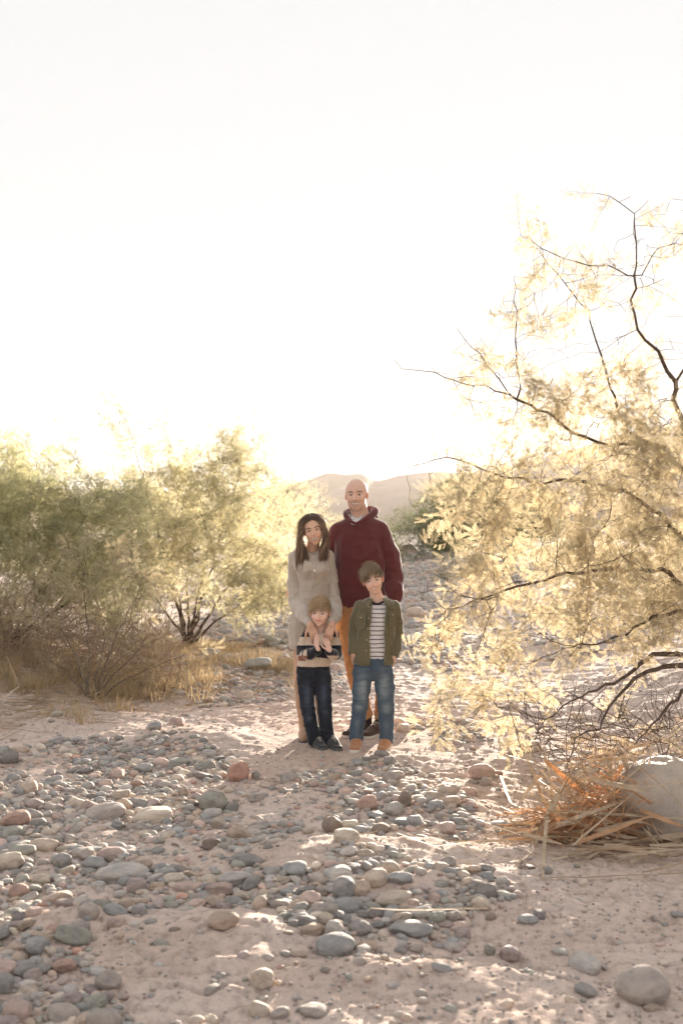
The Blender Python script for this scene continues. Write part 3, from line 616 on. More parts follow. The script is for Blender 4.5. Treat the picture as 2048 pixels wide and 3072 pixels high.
def put_stone(px, py, w, h, cname, sd, label, kind):
    zg = 0.0
    for _ in range(3): x, Y = ground_at(px, py + 0.32 * h, zg); zg = HZ(x, Y)
    Wd = w / F_PX * Y; Hh = h / F_PX * Y; sn = CAMZ / Y
    if kind == 'flat': D = Wd * 0.75; z = max(Hh - D * sn, 0.28 * Wd)
    elif kind == 'long': D = Wd * 0.62; z = max(Hh - D * sn * 0.7, 0.32 * Wd)
    elif kind == 'boulder': D = Wd * 0.85; z = max(Hh - D * sn * 0.5, 0.45 * Wd)
    else: D = Wd * 0.85; z = max(Hh - D * sn * 0.35, 0.55 * Wd)
    o = bpy.data.objects.new('stone' if kind != 'boulder' else 'boulder', STONES[sd]); COL.objects.link(o)
    o.location = (x, Y, zg + z * 0.30); o.scale = (Wd / 2, D / 2, z / 2 * 1.12); rx = 0.12
    o.rotation_euler = (rsS.uniform(-rx, rx), rsS.uniform(-rx, rx), rsS.uniform(-0.25, 0.25))
    c = np.array(COLS[cname]) * rsS.uniform(0.92, 1.08); o.color = (*c, 1); tag(o, label, 'stone' if kind != 'boulder' else 'boulder', 'stones of the dry wash')
    placed.append((x, Y, max(Wd, D) / 2 * 0.9, label)); return o
for h_ in HERO:
    o = put_stone(*h_)
    if h_[7] == 'boulder' and h_[2] > 150:          # the foreground boulder: a smooth dome on a broad base
        V_, F_ = ico(4); V_ = V_ * (1 + 0.10 * fbm3(V_, 0.9, 5, 2))[:, None]; q_ = np.clip(V_[:, 2], 0, 1); V_[:, :2] *= (1 - 0.22 * q_)[:, None]; V_[:, 0] += 0.12 * q_; o.data = mesh_np('boulder', V_ / np.abs(V_).max(0), F_, True, None, M_STONE)
# the big pale boulder under the reeds
bb = mesh_np('boulder', *stone_shape(5, 71, 0.22, 0.35), True, None, M_STONE)
o = link('boulder', bb); x, Y = ground_at(2000, 2462); o.location = (x, Y, HZ(x, Y) + 0.12); o.scale = (0.285, 0.27, 0.245); o.rotation_euler = (0.1, -0.25, 0.4); o.color = (0.42, 0.355, 0.30, 1)
tag(o, 'large pale pitted boulder at the right edge half covered by dry reeds', 'boulder'); placed.append((x, Y, 0.36, 'pale boulder under the reeds'))
BOULDER = (x, Y)

PA = [(-200, 2290), (250, 2238), (560, 2218), (700, 2285), (900, 2330), (960, 2400), (880, 2500), (800, 2560), (720, 2600), (880, 2660), (760, 2740), (500, 2760), (300, 2760), (260, 2850), (330, 2950), (420, 3100), (-300, 3100)]
PB = [(880, 2320), (1130, 2255), (1320, 2320), (1440, 2420), (1430, 2520), (1250, 2535), (1000, 2500), (880, 2450)]
PC = [(880, 2650), (1060, 2575), (1300, 2620), (1480, 2650), (1540, 2700), (1400, 2765), (1370, 2850), (1180, 2870), (1050, 2880), (900, 2820), (740, 2740), (700, 2650)]
PD = [(480, 1985), (600, 1950), (880, 1975), (890, 2105), (620, 2125), (470, 2070)]
PE = [(980, 2000), (1030, 1990), (1040, 2090), (985, 2080)]
PF = [(1150, 2160), (1440, 2165), (1470, 2225), (1200, 2235), (1150, 2215)]
PG = [(1170, 1660), (1290, 1650), (1400, 1850), (1350, 2010), (1180, 2000)]
PH = [(600, 1780), (900, 1750), (900, 1960), (640, 1930)]
SAND = [(163, 2785, 85, 50), (900, 2545, 90, 30), (640, 2515, 60, 20), (800, 2430, 55, 20), (560, 2060, 40, 15)]
def field(px, py):
    d = np.where((px > 1250) & (py > 2530), 0.004, 0.010)
    jx = px + 60 * noise2(px / 90, py / 45, 3) + 25 * noise2(px / 30, py / 18, 4); jy = py + 26 * noise2(px / 80, py / 30, 8)
    for P, v in ((PA, 1.0), (PB, 1.0), (PC, 1.0), (PD, 0.9), (PE, 0.9), (PF, 0.35), (PG, 0.5), (PH, 0.6)): d = np.where(inpoly(jx, jy, P), v, d)
    pn = noise2(px / 130, py / 52, 61) + 0.45 * noise2(px / 45, py / 22, 62); d = np.where((d > 0.3) & (pn > 0.17) & (py > 2230), 0.10, d)
    d = np.where((py > 2835) & (px > 430) & (px < 860), 0.012, d)
    for (sx, sy, a, b) in SAND: d = np.where(((px - sx) / a) ** 2 + ((py - sy) / b) ** 2 < 1, 0.02, d)
    d = np.where((py < 2320) & (px < 1000) & (d > 0.9) & (py > 2200), 0.95, d); return d
def scatter():
    rs = np.random.RandomState(4); cell = 0.05; grid = {}
    out = []
    def ok(x, y, r, f):
        R = int((r + 0.13) / cell) + 1; ci, cj = int(x // cell), int(y // cell)
        for i in range(ci - R, ci + R + 1):
            for j in range(cj - R, cj + R + 1):
                for (qx, qy, qr) in grid.get((i, j), ()):
                    if (qx - x) ** 2 + ((qy - y) * 1.25) ** 2 < (f * (qr + r)) ** 2: return False
        return True
    def add(x, y, r): grid.setdefault((int(x // cell), int(y // cell)), []).append((x, y, r))
    for (x, y, r, _) in placed: add(x, y, r)
    specs = [(0.050, 260, 0.80), (0.038, 2600, 0.76), (0.028, 12000, 0.72), (0.020, 36000, 0.68), (0.0135, 50000, 0.66)]
    for q, (r0, n, f) in enumerate(specs):
        Y = 2.85 + (13.5 - 2.85) * rs.rand(n) ** 1.35; x = (rs.rand(n) * 2 - 1) * (0.36 * Y + 0.25)
        px = CX + x / Y * F_PX; py = CY + CAMZ / Y * F_PX; d = field(px, py)
        keep = rs.rand(n) < (d if q < 3 else np.where(d > 0.3, d, d * 1.2)); r = r0 * rs.lognormal(0, 0.22, n)
        # no stones inside the shoes, nor under the reed pile
        keep &= ~((np.abs(x - 0.1) < 0.55) & (np.abs(Y - 6.95) < 0.42) & (r > 0.012)) & ~((x > 1.0) & (np.abs(Y - 5.3) < 0.6) & (r > 0.02))
        if q >= 3: keep &= (Y < 9.5)
        for i in np.where(keep)[0]:
            if ok(x[i], Y[i], r[i], f): add(x[i], Y[i], r[i]); out.append((x[i], Y[i], r[i], px[i], py[i], d[i]))
    return np.array(out)
SC = scatter(); print('stones', len(SC))
NS = len(SC); hs_ = height(SC[:, 0], SC[:, 1])
asp = rsS.uniform(0.62, 0.95, NS); flat = rsS.uniform(0.32, 0.72, NS)
names = list(COLS); pw = np.array([16, 15, 9, 14, 16, 10, 8, 8, 2.2, 9, 2.0, 2.0, 2.5, 0.25]); pw = pw / pw.sum()
ci = rsS.choice(len(names), NS, p=pw); tint = np.array([COLS[n] for n in names])[ci] * rsS.uniform(0.85, 1.15, (NS, 1))
lift = np.where(SC[:, 5] > 0.3, rsS.rand(NS) ** 2 * 0.30 - 0.12, -0.22)
rank = np.argsort(-(SC[:, 2] / SC[:, 1] * ((SC[:, 3] > -20) & (SC[:, 3] < 2068)) * (SC[:, 4] < 3085)))
NI = 296 - len(HERO); single = rank[:NI]
used = {}
def describe(k):
    x, y = SC[k, 0], SC[k, 1]; nm = names[ci[k]]
    szw = 'big' if SC[k, 2] > 0.046 else ('medium' if SC[k, 2] > 0.035 else 'small'); sh = 'flat' if flat[k] < 0.42 else ('oval' if asp[k] < 0.78 else 'rounded')
    P = [(math.hypot(hx - x, (hy - y)), i) for i, (hx, hy, hr, hl) in enumerate(placed) if math.hypot(hx - x, hy - y) < 4]; P.sort()
    for dd, i in P[:12]:
        hx, hy, hr, hl = placed[i]; a = math.degrees(math.atan2(y - hy, x - hx))
        rel = 'right of' if abs(a) < 35 else ('left of' if abs(a) > 145 else ('behind' if a > 0 else 'in front of'))
        short = ' '.join(SHORT[i])
        lab = f'{szw} {nm} {sh} cobble {rel} the {short}'
        if lab not in used: used[lab] = 1; return lab
    return None
STOPW = ('standing', 'at', 'left', 'right', 'tucked', 'alone', 'of', 'under', 'cut', 'with', 'on', 'half', 'touching', 'in', 'filling', 'between', 'beside', 'above', 'showing', 'seen', 'just', 'behind', 'below', 'against', 'far', 'near', 'by', 'the', 'just')
SHORT = []
for (_, _, _, l) in placed:
    ws = []
    for w_ in l.replace(',', ' ,').split():
        if (w_ in STOPW and len(ws) > 1) or w_ == ',': break
        ws.append(w_)
    base = ' '.join(ws)
    SHORT.append(ws)
_seen = {}
for i, s in enumerate(SHORT):
    if tuple(s) in _seen: SHORT[i] = [w for w in placed[i][3].replace(',', '').split()][:9]
    _seen[tuple(s)] = 1
for k in single:
    x, y, r = SC[k, :3]; o = bpy.data.objects.new('stone', STONES[int(rsS.randint(len(STONES)))]); COL.objects.link(o)
    zz = r * flat[k]; o.location = (x, y, hs_[k] + zz * (0.45 + lift[k])); o.scale = (r * 1.12, r * asp[k] * 1.05, zz * 1.1)
    o.rotation_euler = (rsS.normal(0, 0.16), rsS.normal(0, 0.16), rsS.uniform(-0.7, 0.7)); o.color = (*tint[k], 1)
    lab = describe(k) or f'{names[ci[k]]} cobble in the gravel of the wash'
    tag(o, lab, 'stone', 'stones of the dry wash')
rest = np.setdiff1d(np.arange(NS), single)
shp3 = [stone_shape(2, 80 + i) for i in range(10)]; shp1 = [stone_shape(1, 120 + i, 0.2, 0.35) for i in range(10)]
def pile(ids, shapes, name, label, yrng=None):
    Vs, Fs, Cs, off = [], [], [], 0; which = rsS.randint(len(shapes), size=len(ids))
    for s, (P, F) in enumerate(shapes):
        I = ids[which == s]; m = len(I)
        if not m: continue
        r = SC[I, 2]; sc = np.stack([r * 1.12, r * asp[I] * 1.05, r * flat[I] * 1.1], 1); Q = P[None] * sc[:, None]
        a = rsS.uniform(-1.0, 1.0, m); tx = rsS.normal(0, 0.2, m); ty = rsS.normal(0, 0.2, m)
        y = Q[..., 1] * np.cos(tx)[:, None] - Q[..., 2] * np.sin(tx)[:, None]; z = Q[..., 1] * np.sin(tx)[:, None] + Q[..., 2] * np.cos(tx)[:, None]
        x = Q[..., 0] * np.cos(ty)[:, None] + z * np.sin(ty)[:, None]; z = -Q[..., 0] * np.sin(ty)[:, None] + z * np.cos(ty)[:, None]
        X = x * np.cos(a)[:, None] - y * np.sin(a)[:, None]; Yy = x * np.sin(a)[:, None] + y * np.cos(a)[:, None]
        X += SC[I, 0][:, None]; Yy += SC[I, 1][:, None]; z = z + (hs_[I] + r * flat[I] * (0.40 + lift[I]))[:, None]
        Vs.append(np.stack([X, Yy, z], -1).reshape(-1, 3)); Fs.append((F[None] + (np.arange(m) * len(P))[:, None, None]).reshape(-1, 3) + off)
        Cs.append(np.repeat(tint[I], len(P), 0)); off += m * len(P)
    o = link(name, mesh_np(name, np.concatenate(Vs), np.concatenate(Fs), True, np.concatenate(Cs), M_GRAVEL)); tag(o, label, kind='stuff')
vis = SC[rest, 2] / SC[rest, 1]
pile(rest[vis > 0.0046], shp3, 'cobbles', 'smaller rounded cobbles packed in the stony beds of the wash')
pile(rest[vis <= 0.0046], shp1, 'gravel', 'small gravel scattered between the cobbles')
def grit():
    global SC, hs_, asp, flat, tint, lift
    keepv = (SC, hs_, asp, flat, tint, lift); rs = np.random.RandomState(77); n = 15000; Y = 2.85 + 6.5 * rs.rand(n) ** 1.25; x = (rs.rand(n) * 2 - 1) * (0.36 * Y + 0.25); r = 0.0052 * rs.lognormal(0, 0.35, n)
    k = rs.rand(n) < np.clip(0.45 + 1.1 * noise2(x * 2.3, Y * 2.6, 88), 0.05, 1); x, Y, r = x[k], Y[k], r[k]; m = len(x); SC = np.stack([x, Y, r, x, Y, x], 1); hs_ = height(x, Y)
    asp = rs.uniform(0.6, 0.95, m); flat = rs.uniform(0.4, 0.8, m); tint = np.array([COLS[q] for q in names])[rs.choice(len(names), m, p=pw)]; lift = np.zeros(m)
    pile(np.arange(m), [stone_shape(0, 150 + i, 0.3, 0.4) for i in range(6)], 'grit', 'coarse grit lying on the bare sand'); SC, hs_, asp, flat, tint, lift = keepv
grit()
# stones of the far wash bed
def far_gravel():
    global SC, hs_, asp, flat, tint, lift
    rs = np.random.RandomState(12); n = 26000; Y = 11 + 45 * rs.rand(n) ** 2.0; x = (rs.rand(n) * 2 - 1) * (0.33 * Y); px = CX + x / Y * F_PX; py = CY + CAMZ / Y * F_PX
    d = field(px, py); keep = (rs.rand(n) < np.where(d > 0.3, 0.85, 0.10)); r = (0.014 + 0.0016 * Y) * rs.lognormal(0, 0.35, n)
    I = np.where(keep)[0]; SC = np.stack([x[I], Y[I], r[I], px[I], py[I], d[I]], 1); m = len(I); hs_ = height(SC[:, 0], SC[:, 1])
    asp = rs.uniform(0.62, 0.95, m); flat = rs.uniform(0.4, 0.7, m); tint = np.array([COLS[q] for q in names])[rs.choice(len(names), m, p=pw)]; lift = np.zeros(m)
    pile(np.arange(m), shp1, 'far_cobbles', 'grey and pink stones strewn far up the dry wash')
far_gravel()
# ------------------------------------------------------------------ modelling people: distance fields turned into skins
def surface_net(Fv, lo, h):
    nx_, ny_, nz_ = Fv.shape; s = Fv < 0
    c = [s[:-1, :-1, :-1], s[1:, :-1, :-1], s[:-1, 1:, :-1], s[1:, 1:, :-1], s[:-1, :-1, 1:], s[1:, :-1, 1:], s[:-1, 1:, 1:], s[1:, 1:, 1:]]
    cnt = sum(x.astype(np.int8) for x in c); act = (cnt > 0) & (cnt < 8)
    I = np.argwhere(act); vid = np.full(act.shape, -1, np.int64); vid[act] = np.arange(len(I))
    corner = np.array([(i, j, k) for k in (0, 1) for j in (0, 1) for i in (0, 1)])
    val = np.stack([Fv[I[:, 0] + a, I[:, 1] + b, I[:, 2] + d] for a, b, d in corner], 1)
    acc = np.zeros((len(I), 3)); n = np.zeros(len(I))
    for a in range(8):
        for b in range(a + 1, 8):
            if np.abs(corner[a] - corner[b]).sum() != 1: continue
            va, vb = val[:, a], val[:, b]; m = (va < 0) != (vb < 0); t = va[m] / (va[m] - vb[m])
            acc[m] += corner[a] + t[:, None] * (corner[b] - corner[a]); n[m] += 1
    V = lo + (I + acc / n[:, None]) * h
    Q = []
    for ax in range(3):
        sl0 = [slice(None)] * 3; sl1 = [slice(None)] * 3; sl0[ax] = slice(0, -1); sl1[ax] = slice(1, None)
        e = s[tuple(sl0)] != s[tuple(sl1)]; o1, o2 = [q for q in range(3) if q != ax]
        E = np.argwhere(e); m = (E[:, o1] > 0) & (E[:, o2] > 0) & (E[:, o1] < Fv.shape[o1] - 1) & (E[:, o2] < Fv.shape[o2] - 1); E = E[m]
        def at(d1, d2):
            q = E.copy(); q[:, o1] += d1; q[:, o2] += d2; return vid[q[:, 0], q[:, 1], q[:, 2]]
        quad = np.stack([at(-1, -1), at(0, -1), at(0, 0), at(-1, 0)], 1)
        ins = s[E[:, 0], E[:, 1], E[:, 2]]; flip = ins if ax != 1 else ~ins
        quad[~flip] = quad[~flip][:, ::-1]; Q.append(quad)
    Q = np.concatenate(Q); Q = Q[(Q >= 0).all(1)]; return V, Q
def smin(a, b, k):
    hh = np.clip(0.5 + 0.5 * (b - a) / k, 0, 1); return b + (a - b) * hh - k * hh * (1 - hh)
def smax(a, b, k): return -smin(-a, -b, k)
def cone(g, a, b, ra, rb, sy=1.0):
    """tapered capsule; sy > 1 makes it deeper front to back"""
    X, Y, Z = g; a = np.asarray(a, float); b = np.asarray(b, float); ba = b - a; L2 = (ba ** 2).sum() + 1e-9
    t = np.clip(((X - a[0]) * ba[0] + (Y - a[1]) * ba[1] + (Z - a[2]) * ba[2]) / L2, 0, 1)
    return np.sqrt((X - a[0] - t * ba[0]) ** 2 + ((Y - a[1] - t * ba[1]) / sy) ** 2 + (Z - a[2] - t * ba[2]) ** 2) - (ra + t * (rb - ra))
def ell(g, c, r, rot=None):
    X, Y, Z = g[0] - c[0], g[1] - c[1], g[2] - c[2]
    if rot is not None: X, Z = X * math.cos(rot) + Z * math.sin(rot), -X * math.sin(rot) + Z * math.cos(rot)
    k0 = np.sqrt((X / r[0]) ** 2 + (Y / r[1]) ** 2 + (Z / r[2]) ** 2); k1 = np.sqrt((X / r[0] ** 2) ** 2 + (Y / r[1] ** 2) ** 2 + (Z / r[2] ** 2) ** 2) + 1e-6
    return k0 * (k0 - 1) / k1
def chain(g, pts, rad, k=0.015, sy=1.0):
    d = None
    for i in range(len(pts) - 1):
        c = cone(g, pts[i], pts[i + 1], rad[i], rad[i + 1], sy); d = c if d is None else smin(d, c, k)
    return d
def loft(g, rows, rnd=0.01, ex=2.4):
    """stack of oval sections: rows of (z, cx, cy, rx, ry)"""
    X, Y, Z = g; R = np.array(sorted(rows)); z = np.ravel(Z); f = lambda c: np.interp(z, R[:, 0], R[:, c])[None, None, :]
    cx, cy, rx, ry = f(1), f(2), f(3), f(4)
    q = ((np.abs(X - cx) / rx) ** ex + (np.abs(Y - cy) / ry) ** ex) ** (1 / ex); d = (q - 1) * np.minimum(rx, ry)
    dz = np.maximum(R[0, 0] - Z, Z - R[-1, 0]); return smax(d, dz + 0 * d, rnd)
def sculpt(fn, lo, hi, h):
    lo = np.array(lo, float); hi = np.array(hi, float); n = np.ceil((hi - lo) / h).astype(int) + 1
    X = (lo[0] + np.arange(n[0]) * h)[:, None, None]; Y = (lo[1] + np.arange(n[1]) * h)[None, :, None]; Z = (lo[2] + np.arange(n[2]) * h)[None, None, :]
    return surface_net(np.broadcast_to(fn((X, Y, Z)), tuple(n)).astype(np.float32), lo, h)
def vnormals(V, Q):
    fn = np.cross(V[Q[:, 2]] - V[Q[:, 0]], V[Q[:, 3]] - V[Q[:, 1]]); n = np.zeros_like(V)
    for c in range(4): np.add.at(n, Q[:, c], fn)
    return n / (np.linalg.norm(n, axis=1)[:, None] + 1e-12)
def wrinkle(V, Q, amp, f=(12, 12, 12), seed=0, z0=None, z1=None):
    n = vnormals(V, Q); q = V + 0.03 * np.stack([fbm3(V, 6, seed + 3, 2), fbm3(V, 6, seed + 4, 2), fbm3(V, 6, seed + 5, 2)], 1)
    p = q * np.array(f); r1 = np.abs(fbm3(p, 1.0, seed, 1)) * 2; r2 = np.abs(fbm3(q * np.array(f)[[0, 1, 2]] * np.array([1, 1, 1.8]), 1.9, seed + 7, 1)) * 2
    a = 0.75 * (1 - r1) ** 2.2 + 0.45 * (1 - r2) ** 3 + 0.1
    w = amp
    if z0 is not None: w = amp * sstep(z0, z1, V[:, 2])
    return V + n * ((a - 0.4) * w)[:, None]

def mat_skin():
    m, t, out = new_mat('skin'); L = t.links.new
    col = N(t, 'ShaderNodeAttribute', attribute_name='tint').outputs['Color']
    p = N(t, 'ShaderNodeBsdfPrincipled'); p.inputs['Roughness'].default_value = 0.52; p.inputs['Specular IOR Level'].default_value = 0.35
    p.inputs['Subsurface Weight'].default_value = 0.18; p.inputs['Subsurface Radius'].default_value = (1.0, 0.35, 0.18); p.inputs['Subsurface Scale'].default_value = 0.012
    tc = N(t, 'ShaderNodeTexCoord').outputs['Object']; n = noise_node(t, tc, 60, 4, 0.6)
    c = ramp(t, n.outputs[0], [(0.3, (0.90, 0.86, 0.84)), (0.6, (1.03, 1.0, 1.0))]).outputs[0]
    L(mixc(t, col, c, 0.8, 'MULTIPLY'), p.inputs['Base Color']); L(p.outputs[0], out.inputs[0]); return m
def mat_cloth(name, scale=420, rib=None, rough=0.9, var=0.12, bstr=0.25, sheen=0.8, stripes=None):
    m, t, out = new_mat(name); L = t.links.new
    col = N(t, 'ShaderNodeAttribute', attribute_name='tint').outputs['Color']; tc = N(t, 'ShaderNodeTexCoord').outputs['Object']
    if stripes:                                   # woven stripes: height modulo the spacing, gently wavering
        z0, per, duty, dark = stripes; sx = N(t, 'ShaderNodeSeparateXYZ'); L(tc, sx.inputs[0]); wv = noise_node(t, tc, 9, 2, 0.5)
        a = N(t, 'ShaderNodeMath', operation='MULTIPLY_ADD'); L(wv.outputs[0], a.inputs[0]); a.inputs[1].default_value = 0.014; L(sx.outputs['Z'], a.inputs[2])
        b_ = N(t, 'ShaderNodeMath', operation='SUBTRACT'); L(a.outputs[0], b_.inputs[0]); b_.inputs[1].default_value = z0
        mo = N(t, 'ShaderNodeMath', operation='FLOORED_MODULO'); L(b_.outputs[0], mo.inputs[0]); mo.inputs[1].default_value = per
        lt = N(t, 'ShaderNodeMath', operation='LESS_THAN'); L(mo.outputs[0], lt.inputs[0]); lt.inputs[1].default_value = duty; col = mixc(t, col, mixc(t, col, dark, 1.0, 'MULTIPLY'), lt.outputs[0])
    p = N(t, 'ShaderNodeBsdfPrincipled'); p.inputs['Roughness'].default_value = rough; p.inputs['Specular IOR Level'].default_value = 0.15
    p.inputs['Sheen Weight'].default_value = sheen; p.inputs['Sheen Roughness'].default_value = 0.35
    n = noise_node(t, tc, scale, 3, 0.7); n2 = noise_node(t, tc, 14, 5, 0.6)
    c1 = ramp(t, n.outputs[0], [(0.35, (1 - var * 2,) * 3), (0.65, (1 + var,) * 3)]).outputs[0]
    c2 = ramp(t, n2.outputs[0], [(0.3, (0.86,) * 3), (0.7, (1.08,) * 3)]).outputs[0]
    L(mixc(t, mixc(t, col, c1, 1.0, 'MULTIPLY'), c2, 0.8, 'MULTIPLY'), p.inputs['Base Color'])
    nb = bump(t, n.outputs[0], bstr, 0.002)
    if rib:
        w = N(t, 'ShaderNodeTexWave', bands_direction='X'); w.inputs['Scale'].default_value = rib; w.inputs['Distortion'].default_value = 0.8; L(tc, w.inputs['Vector']); nb = bump(t, w.outputs['Fac'], 0.5, 0.003, nb)
    L(nb, p.inputs['Normal']); L(p.outputs[0], out.inputs[0]); return m
def mat_hair():
    m, t, out = new_mat('hair'); L = t.links.new
    col = N(t, 'ShaderNodeAttribute', attribute_name='tint').outputs['Color']
    p = N(t, 'ShaderNodeBsdfPrincipled'); p.inputs['Roughness'].default_value = 0.38; p.inputs['Specular IOR Level'].default_value = 0.55; L(col, p.inputs['Base Color'])
    tr = N(t, 'ShaderNodeBsdfTranslucent'); L(col, tr.inputs['Color']); mx = N(t, 'ShaderNodeMixShader'); mx.inputs[0].default_value = 0.15
    L(p.outputs[0], mx.inputs[1]); L(tr.outputs[0], mx.inputs[2]); L(mx.outputs[0], out.inputs[0]); return m
def mat_plain(name, c, rough=0.5, spec=0.4, metal=0.0):
    m, t, out = new_mat(name); p = N(t, 'ShaderNodeBsdfPrincipled'); p.inputs['Base Color'].default_value = (*c, 1); p.inputs['Roughness'].default_value = rough
    p.inputs['Specular IOR Level'].default_value = spec; p.inputs['Metallic'].default_value = metal; t.links.new(p.outputs[0], out.inputs[0]); return m
M_SKIN = mat_skin(); M_HAIR = mat_hair(); M_KNIT = mat_cloth('knit', 300, 34, 0.95, 0.12, 0.35); M_FLEECE = mat_cloth('fleece', 500, None, 0.95, 0.16, 0.35)
M_TEE = mat_cloth('striped_cotton', 500, None, 0.85, 0.05, 0.15, 0.1, (0.0095, 0.0284, 0.0062, (0.08, 0.07, 0.12)))
M_DENIM = mat_cloth('denim', 700, None, 0.85, 0.20, 0.3, 0.3); M_COTTON = mat_cloth('cotton', 500, None, 0.85, 0.05, 0.15, 0.1); M_SUEDE = mat_cloth('suede', 300, None, 0.9, 0.10, 0.2)
M_EYE = mat_cloth('eye', 50, None, 0.12, 0.0, 0.0, 0.0); M_TEETH = mat_plain('tooth_enamel', (0.88, 0.85, 0.80), 0.25); M_GOLD = mat_plain('pale_metal', (0.85, 0.72, 0.50), 0.25, 0.5, 1.0)
M_RUBBER = mat_plain('shoe_sole', (0.62, 0.57, 0.50), 0.7); M_RUBBER2 = mat_plain('dark_sole', (0.10, 0.095, 0.09), 0.7)

class Person:
    def __init__(s, px, py, Y, label, group='family standing in the wash'):
        s.x, s.Y = (px - CX) / F_PX * Y, Y; s.z = HZ(s.x, Y); s.k = F_PX / Y; s.px, s.py = px, py
        s.root = empty('person', (s.x, Y, s.z)); tag(s.root, label, 'person', group); s.skin = []
    def P(s, px, py, dy=0.0):          # photo measurement -> place on the person, corrected for its distance
        w = W(px, py, s.Y + dy); return np.array([w[0] - s.x, dy, w[2] - s.zf])
    def set_floor(s):                  # the floor height the measurements imply
        s.zf = CAMZ - (s.py - CY) / s.k
    def rows(s, L_):                   # (px, py, half width px, half depth m, dy)
        o = []
        for px, py, hw, ry, dy in L_: p = s.P(px, py, dy); o.append((p[2], p[0], dy, hw / s.k, ry))
        return o
    def part(s, name, V, Q, col, mat, label=None, kind=None):
        o = link(name, mesh_np(name, V, Q, True, col, mat), s.root)
        if label: o['label'] = label
        return o
    def sc(s, fn, pts_lo, pts_hi, h): return sculpt(fn, pts_lo, pts_hi, h)
def frame(center, yaw, roll, pitch):
    """columns: right, back, up of a head; yaw > 0 turns the face to the picture's right"""
    M = Matrix.Rotation(yaw, 3, 'Z') @ Matrix.Rotation(roll, 3, 'Y') @ Matrix.Rotation(pitch, 3, 'X'); return np.array(M), np.array(center, float)

